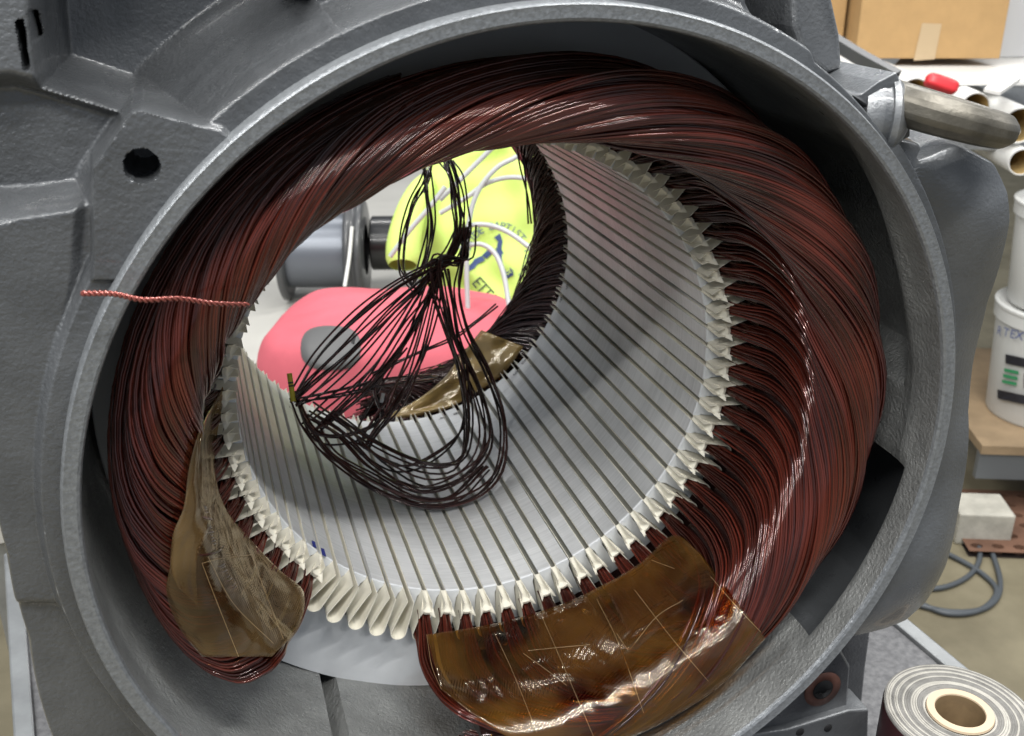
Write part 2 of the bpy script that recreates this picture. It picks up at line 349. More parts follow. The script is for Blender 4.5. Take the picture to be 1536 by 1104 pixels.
V, F = lathe([(0.05, -0.002), (0.095, -0.002), (0.098, 0.006), (0.05, 0.006)], 36, hc, (0, -1, 0)); hr = link('washer_mark', mesh('washer_mark', V, F, mat('rusty_red_metal', (0.17, 0.075, 0.055), 0.5, 0.4, 0, 0.5, 0.3, 40)), ft)
V, F = lathe([(0.001, -0.0), (0.052, -0.0), (0.054, 0.010), (0.001, 0.010)], 32, hc, (0, -1, 0)); link('bolt_hole_shade', mesh('bolt_hole_shade', V, F, mat('hole_shade_black', (0.006, 0.006, 0.007), 0.8)), ft)  # black disc on the face, painted as the shade inside the hole
hel = np.array([hc + np.array([0.040*math.cos(t), -0.014+0.0*t, 0.040*math.sin(t)])*1.0 + np.array([0.0, 0.0, 0.0]) for t in np.linspace(0, 6.28, 33)])
Vt, Ft = join(*[tubes(hc+np.stack([(0.043-0.006*i)*np.cos(np.linspace(3.4, 6.2, 16)), np.full(16, -0.013-0.0005*i), (0.043-0.006*i)*np.sin(np.linspace(3.4, 6.2, 16))], -1), 0.0018, 5) for i in range(5)])
link('thread', mesh('thread', Vt, Ft, mat('dark_thread_steel', (0.10, 0.10, 0.10), 0.35, 0.8)), ft)
for x, y in ((1200, 1098), (1242, 1092)):
    q = at_y(x, y, -0.46); V, F = lathe([(0.001, 0.003), (0.021, 0.003), (0.023, -0.002)], 20, q, (0, -1, 0)); link('small_hole_shade', mesh('small_hole_shade', V, F, bpy.data.materials['hole_shade_black']), ft3)  # black discs too, shade of the holes put into the colour

# ------------------------------------------------------------------ stator core
NS = 72; PITCH = 5.0; PH = -112.2; CL = 1.773           # slot angles: PH + 5k; slots 0..4 (-132..-112) are still empty
SLOT = [PH + PITCH*k for k in range(NS)]                  # k=0 is the empty slot nearest the bottom sheet
core = thing('stator_core', 'silver slotted stator core with cream paper liners standing inside the housing', 'stator', (0, 0.9, -1.0))
NECK = 0.0130; SW = 0.027                                  # half widths of the slot neck and of the slot
def rot_y(k): return (0, -SLOT[k]*D2R, 0)                  # local +x -> slot direction
# a tooth lies half a pitch after its slot; section in the (radial, tangential) plane
def tooth_mesh():
    hp = PITCH*D2R/2
    sec = []
    for t in np.linspace(-1, 1, 7):                        # the bore face
        a = t*(hp-NECK); sec.append((math.cos(a), math.sin(a)))
    def slot_side(r, off): a = hp - off/r; return (r*math.cos(a), r*math.sin(a))
    right = [slot_side(1.018, NECK), slot_side(1.04, SW*0.85), slot_side(1.205, SW*1.05), (1.205*math.cos(hp), 1.205*math.sin(hp)), (1.5*math.cos(hp), 1.5*math.sin(hp))]
    sec = sec + right + [(x, -y) for x, y in right[::-1]]
    n = len(sec); ys = [0.0, 0.006, 0.035, CL-0.03, CL-0.004, CL]
    V = []; F = []; mi = []
    for j, y in enumerate(ys):
        for i, (a, b) in enumerate(sec):
            k = 0.004 if j in (0, len(ys)-1) and i < 7 else 0
            V.append((a+k, y, b))
    for j in range(len(ys)-1):
        for i in range(n):
            F.append((j*n+i, (j+1)*n+i, (j+1)*n+(i+1) % n, j*n+(i+1) % n)); mi.append(1 if j == 0 or j == 1 and i >= 6 else 0)
    F.append(tuple(range(n))); mi.append(1); F.append(tuple(range((len(ys)-1)*n, len(ys)*n))[::-1]); mi.append(1)
    return mesh('tooth', V, F, [M['core'], M['white']], False, mi)
tm = tooth_mesh()
for k in range(NS):
    link('tooth', tm, core, (0, 0, 0), (0, -(SLOT[k]+PITCH/2)*D2R, 0))
# white end plate over the back iron
pl = link('end_plate', mesh('end_plate', *revolve([(1.215, -0.004), (1.512, -0.004), (1.518, 0.004), (1.518, 0.03)], 0, 360, 144, closed=True), M['white']), core)
sharp(pl)
# the empty-slot liner: an open paper channel with a rounded floor, standing out of both core faces
def liner_section(flare):
    pts = []
    for r in np.linspace(1.003, 1.162, 7): pts.append((r, NECK*0.78+(SW*0.95-NECK*0.78)*((r-1.003)/0.159)**0.8))
    for a in np.linspace(12, 90, 6): pts.append((1.162+0.032*math.sin(a*D2R), SW*0.96*math.cos(a*D2R)))
    return pts + [(r, -t) for r, t in pts[-2::-1]]
def liner_mesh(y0, y1, name):
    th = 0.0026
    sec = liner_section(1.0); n = len(sec); c = np.array([1.1, 0.0]); outer = []; p = np.array(sec)
    tg = np.gradient(p, axis=0); tg /= np.linalg.norm(tg, axis=1, keepdims=True); nm = np.stack([tg[:, 1], -tg[:, 0]], 1)
    q = p - nm*th
    ring = np.vstack([p, q[::-1]])
    ys = [y0, y0+0.03, -0.001, 0.02, y1-0.09, y1]
    P = np.zeros((len(ys), len(ring), 3))
    for j, y in enumerate(ys):
        wide = 1.0 + (0.22 if j == 0 else 0.12 if j == 1 else 0.0) + (0.1 if j == len(ys)-1 else 0)
        P[j, :, 0] = ring[:, 0]; P[j, :, 1] = y; P[j, :, 2] = ring[:, 1]*wide
    V, F = grid(P, closed_v=True)
    F = [tuple(f) for f in F]
    m = len(ring)
    for base in (0, (len(ys)-1)*m):
        for i in range(n-1): F.append((base+i, base+i+1, base+m-2-i, base+m-1-i))
    me = mesh(name, V, F, M['paper']); sharp_mesh(me); return me
lm_empty = liner_mesh(-0.115, CL+0.075, 'empty_slot_liner'); lm_full = liner_mesh(-0.10, CL+0.075, 'slot_liner')
# flap closing a filled slot: narrow in the neck, flared and notched where it leaves the core
def flap_mesh(sgn):
    rows = [(0.0, 1.005, 0.0105, 0.004), (-0.03, 1.012, 0.013, 0.007), (-0.07, 1.024, 0.021, 0.012), (-0.105, 1.04, 0.029, 0.017), (-0.125, 1.052, 0.033, 0.020)]
    ts = np.linspace(-1, 1, 9); P = np.zeros((len(rows), 9, 3))
    for j, (y, r, hw, cup) in enumerate(rows):
        for i, t in enumerate(ts):
            yy = y
            if j == len(rows)-1: yy = -0.135 if abs(t) > 0.8 else (-0.098 if abs(t) < 0.55 else -0.118)
            P[j, i] = (r + cup*(1-t*t)*0.55 - 0.002, yy, t*hw)
    V, F = grid(P); V2 = V.copy(); V2[:, 0] += 0.0025
    n = len(V); Fl = [tuple(f) for f in F]+[tuple(x+n for x in f[::-1]) for f in F]
    ci = 9; R0 = len(rows)-1
    edge = [(0, i) for i in range(9)]+[(j, 8) for j in range(1, R0+1)]+[(R0, i) for i in range(7, -1, -1)]+[(j, 0) for j in range(R0-1, 0, -1)]
    e = [j*ci+i for j, i in edge]
    for a, b in zip(e, e[1:]+e[:1]): Fl.append((a, b, b+n, a+n))
    me = mesh('slot_flap', np.vstack([V, V2]), Fl, M['paper']); sharp_mesh(me); return me
fm = flap_mesh(1)
# wedge strip lying in the slot mouth
def wedge_mesh(r, hw):
    V, F = box((r, CL/2, 0), (0.004, CL/2-0.004, hw)); return mesh('slot_wedge', V, F, M['wedge'], False)
wm = wedge_mesh(1.03, NECK*1.6); wm_deep = wedge_mesh(1.15, NECK*1.6)
FILLED = list(range(1, NS-4))                              # slots that carry wire: PH+5 ... up to the five empty ones
EMPTY = [0, NS-1, NS-2, NS-3, NS-4]
for k in range(NS):
    jit = RNG.normal(0, 0.003)
    e = k in EMPTY
    link('slot_liner', lm_empty if e else lm_full, core, (0, RNG.normal(0, 0.004), 0), (0, -SLOT[k]*D2R+jit*0.6, 0))
    if not e:
        link('slot_flap', fm, core, (0, RNG.normal(0, 0.004), 0), (0, -SLOT[k]*D2R+jit, 0))
        link('slot_wedge', wm, core, (0, 0, 0), (0, -SLOT[k]*D2R, 0))
# ------------------------------------------------------------------ front winding
SX = np.array([0, .12, .28, .42, .52, .62, .75, .87, 1.0, 1.1])
PR = np.array([1.11, 1.125, 1.148, 1.152, 1.158, 1.21, 1.31, 1.395, 1.425, 1.41])
PY = np.array([-.05, -.20, -.37, -.53, -.645, -.73, -.755, -.67, -.49, -.30])
def smooth_tab(s, tab):
    # cubic interpolation of a table over SX
    u = np.interp(s, SX, np.arange(len(SX))); i = np.clip(u.astype(int), 0, len(SX)-2); f = u-i
    p = np.concatenate([[2*tab[0]-tab[1]], tab, [2*tab[-1]-tab[-2]]])
    a, b, c, d = p[i], p[i+1], p[i+2], p[i+3]
    return 0.5*((2*b)+(-a+c)*f+(2*a-5*b+4*c-d)*f**2+(-a+3*b-3*c+d)*f**3)
TAU_N = np.array([0, 0, 1.0, 4.5, 12, 23, 40, 57, 76, 88.])
TAU_E = np.array([0, .5, 3, 7, 9.5, 11.5, 15, 26, 66, 96.])
TAU_B = np.array([0, 0, -1, -4, -9, -17, -32, -50, -68, -80.])
def sec_point(s):
    r = smooth_tab(s, PR); y = smooth_tab(s, PY); e = 0.01
    dr = smooth_tab(np.clip(s+e, 0, 1.1), PR)-smooth_tab(np.clip(s-e, 0, 1.1), PR); dy = smooth_tab(np.clip(s+e, 0, 1.1), PY)-smooth_tab(np.clip(s-e, 0, 1.1), PY)
    L = np.hypot(dr, dy)+1e-9
    return r, y, dy/L, -dr/L          # normal pointing out of the bundle
WR = 0.0053                            # wire radius: 1.3 mm thick wire
def sstep(a, b, x):
    t = np.clip((x-a)/(b-a), 0, 1); return t*t*(3-2*t)
def coil_paths(slot, nw, tau, smax, depth0, spread, P=46, group=0.0, seed=0, layer=0.0090, nlay=4):
    """one coil: nw wires in nlay tidy layers, leaving the slot and sweeping round the end"""
    g = np.random.default_rng(seed)
    s = np.linspace(0, 1, P)**0.9*smax
    out = []; W1, w1, w2 = g.uniform(0.1, 0.45), g.uniform(3, 7), g.uniform(0, 6.28)
    per = nw/nlay; cs = 1+g.normal(0, 0.008); cd_ = g.normal(0, 0.004); lo = 0.006*np.sin(s*g.uniform(3, 6)+g.uniform(0, 6.28))
    for j in range(nw):
        lay = j % nlay
        d = -layer*(lay+0.25*g.normal()) - depth0 + cd_
        a = -1 + 2*((j//nlay)+0.5*(lay % 2)+0.25*(lay % 3)+0.10*g.normal()+0.2)/per
        r0 = 1.055 + 0.12*min(1, (lay+g.random())/nlay)
        sj = s*(cs+g.normal(0, 0.002))
        r, y, nr, ny = sec_point(np.clip(sj, 0, 1.1))
        th = slot - smooth_tab(np.clip(sj, 0, 1.1), tau)
        wob = W1*np.sin(sj*w1+w2) + 0.10*np.sin(sj*g.uniform(3, 9)+g.uniform(0, 6.28))+0.05*np.sin(sj*g.uniform(9, 17)+g.uniform(0, 6.28))
        if g.random() < 0.035: wob = wob + g.choice([-1, 1])*1.8*np.sin((sj-0.2)*g.uniform(1.5, 3)); d = d+0.010
        wob *= sstep(0.05, 0.4, sj)
        th = th + a*(1.1+0.75*sstep(0.02, 0.2, sj)+(spread-1.85)*sstep(0.3, 0.52, sj)) + wob
        fan = sstep(0.06, 0.2, sj)*(1-sstep(0.34, 0.5, sj))
        dd = d + lo*sstep(0.1, 0.4, sj) - 0.022*a*a*fan
        aa = np.mod(th+90, 360)-90
        bump = group*sstep(0.72, 0.95, sj) - 0.125*np.exp(-((aa-95)/46.0)**2)*sstep(0.55, 0.95, sj)
        lip = -0.045*np.exp(-((aa-95)/40.0)**2)*sstep(0.2, 0.45, sj)*(1-sstep(0.6, 0.8, sj))
        k = sstep(0.0, 0.20, sj)
        rr = (r + nr*dd + bump*0.8 + lip)*k + (r0)*(1-k); yy = (y + ny*dd)
        yy = np.where(sj < 0.2, yy*k + (PY[0] - 0.9*sj)*(1-k), yy)
        out.append(np.stack([rr*np.cos(th*D2R), yy, rr*np.sin(th*D2R)], -1))
    return np.array(out)
def set_tone(me, W, per, seed):
    g = np.random.default_rng(seed); at = me.attributes.new('tone', 'FLOAT', 'POINT')
    at.data.foreach_set('value', np.repeat(g.random(W), per).astype(np.float32))
front = thing('front_winding', 'red brown enamelled copper wire winding twisted round the near end of the stator', 'winding', (0, -0.4, -1.0))
# solid heart added under the wires so that no light leaks through the bundle
def filler(a0, a1, dep, name, smin=0.1, smax=1.1):
    s = np.linspace(smin, smax, 20); r, y, nr, ny = sec_point(s); r = r-nr*dep; y = y-ny*dep
    A_ = np.linspace(a0, a1, int(abs(a1-a0)/3)+2); prof = np.array([(a, b) for a, b in zip(r, y)]+[(1.34, -.06), (1.2, -.03)]); n = len(prof)
    P = np.zeros((len(A_), n, 3)); sq = np.concatenate([s, [1.1, 0.1]])
    for i, a in enumerate(A_):
        e = math.exp(-((a-95)/46.0)**2); rr = prof[:, 0]-0.115*e*sstep(0.5, 0.95, sq)-0.02
        P[i] = np.stack([rr*math.cos(a*D2R), prof[:, 1], rr*math.sin(a*D2R)], -1)
    V, F = grid(P); Fl = [tuple(f) for f in F]+[tuple(range(n)), tuple(range(len(V)-n, len(V)))[::-1]]
    return link(name, mesh(name, V, Fl, M['wire_dark']), front)
filler(-52, 206, 0.058, 'bundle_filler')
filler(-100, -50, 0.11, 'bundle_filler')
NW = 22
for k in FILLED:
    th = SLOT[k]                         # -107 .. 222
    if th <= -44:                        # coils whose upper layer is missing: they bend back to the right under the sheet
        q = (th+107.2)/63.0
        pth = coil_paths(th, 26, TAU_B, 1.0-0.38*q, 0.03, 2.6, 40, 0, 500+k)
    else:
        wgt = np.clip((th-128)/92.0, 0, 1)**0.8
        tau = TAU_N*(1-wgt)+TAU_E*wgt
        gi = (k % 5)/4.0
        wgt2 = np.clip((-th)/40.0, 0, 1)
        pth = coil_paths(th, 32 if th > 135 else NW+2, tau, min(1.1, float(np.interp(th+98, tau, SX))), 0.0, 2.5, 52, 0.05*(gi-0.4), 500+k)
    V, F = tubes(pth, WR, 5)
    me = mesh('coil', V, F, M['wire']); set_tone(me, len(pth), pth.shape[1]*5, 900+k)
    link('coil', me, front)
# a few stray loops standing off the outer edge
g = np.random.default_rng(12)
for a in (36, 31, 44, 58, 70, 82, 96, 112, 125, 140, 18):
    r_ = 1.395-0.10*math.exp(-((a-95)/46.0)**2); n = 2 if g.random() < .5 else 1
    for _ in range(n):
        a0 = a+g.normal(0, 2); L_ = g.uniform(3, 8); h = g.uniform(0.015, 0.04); y0 = g.uniform(-0.62, -0.5)
        t = np.linspace(0, 1, 16); rr = r_-0.02+h*np.sin(np.pi*t)**0.8; tt_ = (a0+L_*t)*D2R; yy = y0+0.10*t*g.uniform(.3, 1)
        V, F = tubes(np.stack([rr*np.cos(tt_), yy, rr*np.sin(tt_)], -1), WR, 6); link('stray_wire', mesh('stray_wire', V, F, M['wire_dark']), front)

# ------------------------------------------------------------------ rear winding
FR, FY = PR, PY
PR = np.array([1.11, 1.09, 1.05, 1.00, 0.975, 0.99, 1.06, 1.18, 1.30, 1.33]); PY = np.array([CL+.05, CL+.13, CL+.23, CL+.34, CL+.44, CL+.54, CL+.62, CL+.63, CL+.55, CL+.4])
TAU_R = np.array([0, 0, 2, 7, 14, 24, 36, 50, 66, 76.])
rear = thing('rear_winding', 'dark wire winding spilling inwards behind the far end of the stator bore', 'winding', (0, 2.1, -1.0))
for k in FILLED:
    th_ = SLOT[k]
    if th_ > 150 or th_ < -90: continue
    g = np.random.default_rng(40+k); s_ = np.linspace(0, 1, 26)*min(1.0, max(0.3, float(np.interp(th_+98, TAU_R, SX)))); out = []
    for j in range(18):
        lay = j % 3; d = 0.02*lay+0.012*g.random(); a = -1+2*((j//3)+0.3*lay+0.3*g.normal())/6.0
        r, y, nr, ny = sec_point(s_); k_ = sstep(0, .25, s_)
        t_ = th_ - smooth_tab(s_, TAU_R) + a*(0.9+1.8*sstep(0.02, .3, s_)) + sstep(.1, .5, s_)*(1.0*np.sin(s_*g.uniform(2, 6)+g.uniform(0, 6.28)))
        rr = (r - 0.03*g.random()*sstep(.2, .5, s_) + d)*k_ + (1.06+0.1*g.random())*(1-k_); yy = y + 0.02*g.normal()*sstep(.2, .6, s_)
        out.append(np.stack([rr*np.cos(t_*D2R), yy, rr*np.sin(t_*D2R)], -1))
    V, F = tubes(np.array(out), 0.004, 5); me = mesh('coil', V, F, M['wire_dark']); set_tone(me, 18, 26*5, 70+k); link('coil', me, rear)
s_ = np.linspace(0.25, 1.1, 16); r, y, nr, ny = sec_point(s_)
V, F = revolve([(a+0.06, b-0.02) for a, b in zip(r, y)]+[(1.3, CL+.08), (1.14, CL+.08)], -93, 150, 90); link('bundle_filler', mesh('bundle_filler', V, F, M['wire_dark']), rear)  # solid dark filler added inside the rear bundle
REAR_TAB = (PR, PY); PR, PY = FR, FY

# ------------------------------------------------------------------ insulation sheets draped on the windings
from mathutils.bvhtree import BVHTree
def film_mat(name, tint, body, opaque, rough=0.12):
    """varnished translucent film: tinted see-through, a little milky body, glossy skin"""
    m = bpy.data.materials.new(name); m.use_nodes = True; nt = m.node_tree; nt.nodes.remove(nt.nodes['Principled BSDF']); out = nt.nodes['Material Output']
    tc = nt.nodes.new('ShaderNodeTexCoord'); n = nt.nodes.new('ShaderNodeTexNoise'); n.inputs['Scale'].default_value = 16; n.inputs['Detail'].default_value = 7
    nt.links.new(tc.outputs['Object'], n.inputs['Vector'])
    tr = nt.nodes.new('ShaderNodeBsdfTransparent'); tr.inputs[0].default_value = (*tint, 1)
    df = nt.nodes.new('ShaderNodeBsdfDiffuse'); r = nt.nodes.new('ShaderNodeValToRGB'); r.color_ramp.elements[0].position = .3; r.color_ramp.elements[1].position = .7
    r.color_ramp.elements[0].color = (*[c*0.5 for c in body], 1); r.color_ramp.elements[1].color = (*body, 1)
    nt.links.new(n.outputs['Fac'], r.inputs['Fac']); nt.links.new(r.outputs['Color'], df.inputs[0])
    mr = nt.nodes.new('ShaderNodeMapRange'); mr.inputs['From Min'].default_value = .35; mr.inputs['From Max'].default_value = .65
    mr.inputs['To Min'].default_value = max(0, opaque-0.12); mr.inputs['To Max'].default_value = opaque+0.15; nt.links.new(n.outputs['Fac'], mr.inputs['Value'])
    m1 = nt.nodes.new('ShaderNodeMixShader'); nt.links.new(mr.outputs['Result'], m1.inputs[0]); nt.links.new(tr.outputs[0], m1.inputs[1]); nt.links.new(df.outputs[0], m1.inputs[2])
    mp = nt.nodes.new('ShaderNodeMapping'); mp.inputs['Rotation'].default_value = (0.3, 0.5, 0.4); nt.links.new(tc.outputs['Object'], mp.inputs['Vector'])
    w1 = nt.nodes.new('ShaderNodeTexWave'); w1.inputs['Scale'].default_value = 190; w1.bands_direction = 'X'; w2 = nt.nodes.new('ShaderNodeTexWave'); w2.inputs['Scale'].default_value = 190; w2.bands_direction = 'Z'
    nt.links.new(mp.outputs['Vector'], w1.inputs['Vector']); nt.links.new(mp.outputs['Vector'], w2.inputs['Vector'])
    ad = nt.nodes.new('ShaderNodeMath'); nt.links.new(w1.outputs['Fac'], ad.inputs[0]); nt.links.new(w2.outputs['Fac'], ad.inputs[1])
    b1 = nt.nodes.new('ShaderNodeBump'); b1.inputs['Strength'].default_value = 0.13; b1.inputs['Distance'].default_value = 0.0005; nt.links.new(ad.outputs[0], b1.inputs['Height'])
    n2 = nt.nodes.new('ShaderNodeTexNoise'); n2.inputs['Scale'].default_value = 17; n2.inputs['Detail'].default_value = 2; n2.inputs['Distortion'].default_value = 0.8; nt.links.new(tc.outputs['Object'], n2.inputs['Vector'])
    b2 = nt.nodes.new('ShaderNodeBump'); b2.inputs['Strength'].default_value = 1.0; b2.inputs['Distance'].default_value = 0.007; nt.links.new(n2.outputs['Fac'], b2.inputs['Height'])
    nt.links.new(b1.outputs['Normal'], b2.inputs['Normal'])
    gl = nt.nodes.new('ShaderNodeBsdfGlossy'); gl.inputs['Roughness'].default_value = rough; gl.inputs['Color'].default_value = (1, 0.93, 0.8, 1); nt.links.new(b2.outputs['Normal'], gl.inputs['Normal']); nt.links.new(b2.outputs['Normal'], df.inputs['Normal'])
    fr = nt.nodes.new('ShaderNodeFresnel'); fr.inputs['IOR'].default_value = 1.65; nt.links.new(b2.outputs['Normal'], fr.inputs['Normal'])
    m2 = nt.nodes.new('ShaderNodeMixShader'); gb = nt.nodes.new('ShaderNodeNewGeometry'); sb = nt.nodes.new('ShaderNodeMath'); sb.operation = 'SUBTRACT'; sb.inputs[0].default_value = 1.0; nt.links.new(gb.outputs['Backfacing'], sb.inputs[1])
    ml = nt.nodes.new('ShaderNodeMath'); ml.operation = 'MULTIPLY'; nt.links.new(fr.outputs[0], ml.inputs[0]); nt.links.new(sb.outputs[0], ml.inputs[1]); nt.links.new(ml.outputs[0], m2.inputs[0]); nt.links.new(m1.outputs[0], m2.inputs[1]); nt.links.new(gl.outputs[0], m2.inputs[2])
    nt.links.new(m2.outputs[0], out.inputs['Surface'])
    return m
M['film'] = film_mat('amber_varnished_film', (0.84, 0.58, 0.24), (0.20, 0.11, 0.022), 0.12, 0.14)
M['film_grey'] = film_mat('smoky_brown_film', (0.78, 0.62, 0.38), (0.21, 0.145, 0.065), 0.26, 0.15)
M['film_edge'] = mat('pale_film_edge', (0.34, 0.24, 0.12), 0.4)
def surface_bvh(tab, a0, a1, ysgn=1, off=0.012):
    global PR, PY
    keep = PR, PY; PR, PY = tab
    s = np.linspace(0, 1.1, 60); r, y, nr, ny = sec_point(s); PR, PY = keep
    V, F = revolve([(a+n*off, b+m*off) for a, b, n, m in zip(r, y, nr, ny)], a0, a1, 200)
    return BVHTree.FromPolygons([Vector(v) for v in V], [tuple(int(i) for i in f) for f in F])
BV = surface_bvh((FR, FY), -112, 226)
def drape(px, py, bvh, fallback):
    v = ray(px, py); hit = bvh.ray_cast(Vector(CAM), Vector(v).normalized())
    return np.array(hit[0]) if hit[0] is not None else None
def sheet_points(sideA, sideB, nu, nv, bvh, y_default, smooth=6, lift=0.0, wav=0.0, seed=1):
    """grid between two pixel edges, laid on the surface"""
    A_ = spline(np.array(sideA, float), nu); B_ = spline(np.array(sideB, float), nu); P = np.full((nu, nv, 3), np.nan)
    D = np.full((nu, nv), np.nan); rays = np.zeros((nu, nv, 3))
    for i in range(nu):
        for j in range(nv):
            t = j/(nv-1); q = A_[i]*(1-t)+B_[i]*t; v = ray(*q); rays[i, j] = v
            h = drape(q[0], q[1], bvh, None)
            if h is not None: D[i, j] = ((h-CAM)@v)/(v@v)
    bad = np.isnan(D)
    if bad.all(): D[:] = 3.6
    else:
        fill = np.nanmean(D); Dm = np.where(bad, fill, D)
        for _ in range(200):
            e = np.pad(Dm, 1, mode='edge'); av = (e[:-2, 1:-1]+e[2:, 1:-1]+e[1:-1, :-2]+e[1:-1, 2:])/4; Dm = np.where(bad, av, Dm)
        D = Dm
    for _ in range(smooth):
        e = np.pad(D, 1, mode='edge'); D = 0.5*D+0.5*(e[:-2, 1:-1]+e[2:, 1:-1]+e[1:-1, :-2]+e[1:-1, 2:])/4
    g = np.random.default_rng(seed); U_, V_ = np.meshgrid(np.linspace(0, 1, nu), np.linspace(0, 1, nv), indexing='ij')
    W_ = sum(np.sin(U_*g.uniform(4, 16)+V_*g.uniform(-14, 14)+g.uniform(0, 6.28))*g.uniform(.3, 1) for _ in range(6))*wav
    D = D - lift + W_
    return CAM + rays*D[..., None]
def sheet(name, label, P, m, parent=None, th_=0.0025):
    V, F = grid(P); me = mesh(name, V, F, m); o = link(name, me, parent)
    if parent is None: tag(o, label, 'insulation sheet', 'amber insulation sheets on the windings')
    sm = o.modifiers.new('thickness', 'SOLIDIFY'); sm.thickness = th_*S; sm.offset = 0
    return o
top_edge = [(640, 952), (700, 943), (765, 930), (838, 908), (900, 880), (960, 845), (1010, 803), (1050, 830)]
bot_edge = [(662, 1034), (715, 1075), (790, 1120), (860, 1125), (940, 1108), (1010, 1075), (1085, 1025), (1148, 958)]
P1 = sheet_points(top_edge, bot_edge, 60, 34, BV, -0.6, 8, 0.004, 0.0035, 3)
sh1 = sheet('insulation_sheet', 'large amber brown varnished sheet over the coil ends at bottom right of the bore', P1, M['film'])
def strip_line(pix, bvh, lift, rad=0.0008):
    q = spline(np.array(pix, float), 14); pts_ = []
    for a, b in q:
        h = drape(a, b, bvh, None)
        if h is None: continue
        pts_.append(h + (CAM-h)/np.linalg.norm(CAM-h)*lift)
    return tubes(np.array(pts_), rad, 4) if len(pts_) > 3 else None
for i, ln in enumerate([[(742, 950), (770, 1010), (805, 1098)], [(813, 925), (850, 1010), (890, 1104)], [(895, 898), (930, 970), (972, 1088)], [(952, 885), (1010, 960), (1072, 1033)], [(1066, 865), (1105, 910), (1148, 955)],
                        [(785, 980), (820, 1005), (850, 1028)], [(792, 976), (840, 971), (885, 967)], [(977, 840), (990, 845), (1012, 853)], [(925, 950), (940, 972), (946, 973)], [(946, 973), (985, 925), (1025, 900)], [(640, 952), (648, 1000), (662, 1034)]]):
    vf = strip_line(ln, BV, 0.016)
    if vf: link('fold_line', mesh('fold_line', vf[0], vf[1], M['film_edge']), sh1)
for a_, b_ in ([[(905, 880), (920, 905), (945, 960)], [(975, 842), (1010, 890), (1050, 930)]], [[(800, 925), (830, 990), (860, 1060)], [(880, 895), (930, 970), (985, 1060)]]):
    sheet('film_patch', None, sheet_points(a_, b_, 16, 12, BV, -.6, 4, 0.006, 0.001, 9), M['film'], sh1)
la = [(328, 590), (306, 640), (292, 700), (270, 780), (255, 850), (250, 890), (268, 940), (303, 985)]
lb = [(330, 598), (318, 680), (336, 757), (378, 812), (420, 856), (455, 888), (448, 940), (408, 985)]
P2 = sheet_points(la, lb, 50, 26, BV, -0.5, 8, 0.010, 0.0022, 5)
sh2 = sheet('insulation_sheet', 'smoky brown translucent sheet wrapped round the loose coil end at lower left', P2, M['film_grey'])
for ln in [[(303, 845), (330, 838), (378, 832)], [(378, 832), (395, 880), (425, 958)], [(303, 845), (330, 915), (358, 985)], [(312, 835), (350, 905), (410, 965)]]:
    vf = strip_line(ln, BV, 0.03)
    if vf: link('fold_line', mesh('fold_line', vf[0], vf[1], M['film_edge']), sh2)
ra = [(334, 580), (302, 640), (284, 700), (276, 760), (260, 800), (256, 850), (266, 880)]
rb = [(336, 592), (322, 680), (324, 740), (312, 795), (297, 830), (294, 870), (298, 910)]
P3 = sheet_points(ra, rb, 44, 10, BV, -0.5, 10, 0.035, 0.004, 8)
sh3 = sheet('insulation_sheet', 'curling smoky film ribbon standing up beside the left slot liners', P3, M['film_grey'])
BR = surface_bvh(REAR_TAB, -115, 150, off=-0.03)
P4 = sheet_points([(575, 626), (625, 600), (665, 568), (690, 535), (722, 495)], [(620, 626), (672, 612), (715, 588), (755, 560), (785, 520)], 30, 12, BR, 2.0, 6, 0.05, 0.02, 11)
sh4 = sheet('insulation_sheet', 'crumpled amber sheet on the far winding, seen through the bore', P4, film_mat('amber_crumpled_film', (0.75, 0.55, 0.25), (0.50, 0.35, 0.13), 0.62))

# ------------------------------------------------------------------ twisted copper pair lying across the flange
c = spline([at_y(122, 440, -1.0), at_y(170, 441, -1.0), at_y(215, 450, -0.97), at_y(270, 448, -0.90), at_y(320, 455, -0.86), at_y(372, 457, -0.78)], 260)
Tn = np.gradient(c, axis=0); Tn /= np.linalg.norm(Tn, axis=1, keepdims=True); n_ = np.cross(Tn, [0, 0.2, 1.0]); n_ /= np.linalg.norm(n_, axis=1, keepdims=True); b_ = np.cross(Tn, n_)
tw = thing('twisted_wire', 'twisted pair of bare pinkish copper wires sticking out across the flange at left', 'wire', tuple(c[0]))
M['copper'] = mat('pink_copper_enamel', (0.30, 0.085, 0.07), 0.25, 0.5, 0.5)
for ph in (0, math.pi):
    a = np.linspace(0, 2*math.pi*15, 260)+ph
    V, F = tubes(c+0.0044*(n_*np.cos(a)[:, None]+b_*np.sin(a)[:, None]), 0.0041, 7); link('strand', mesh('strand', V, F, M['copper']), tw)

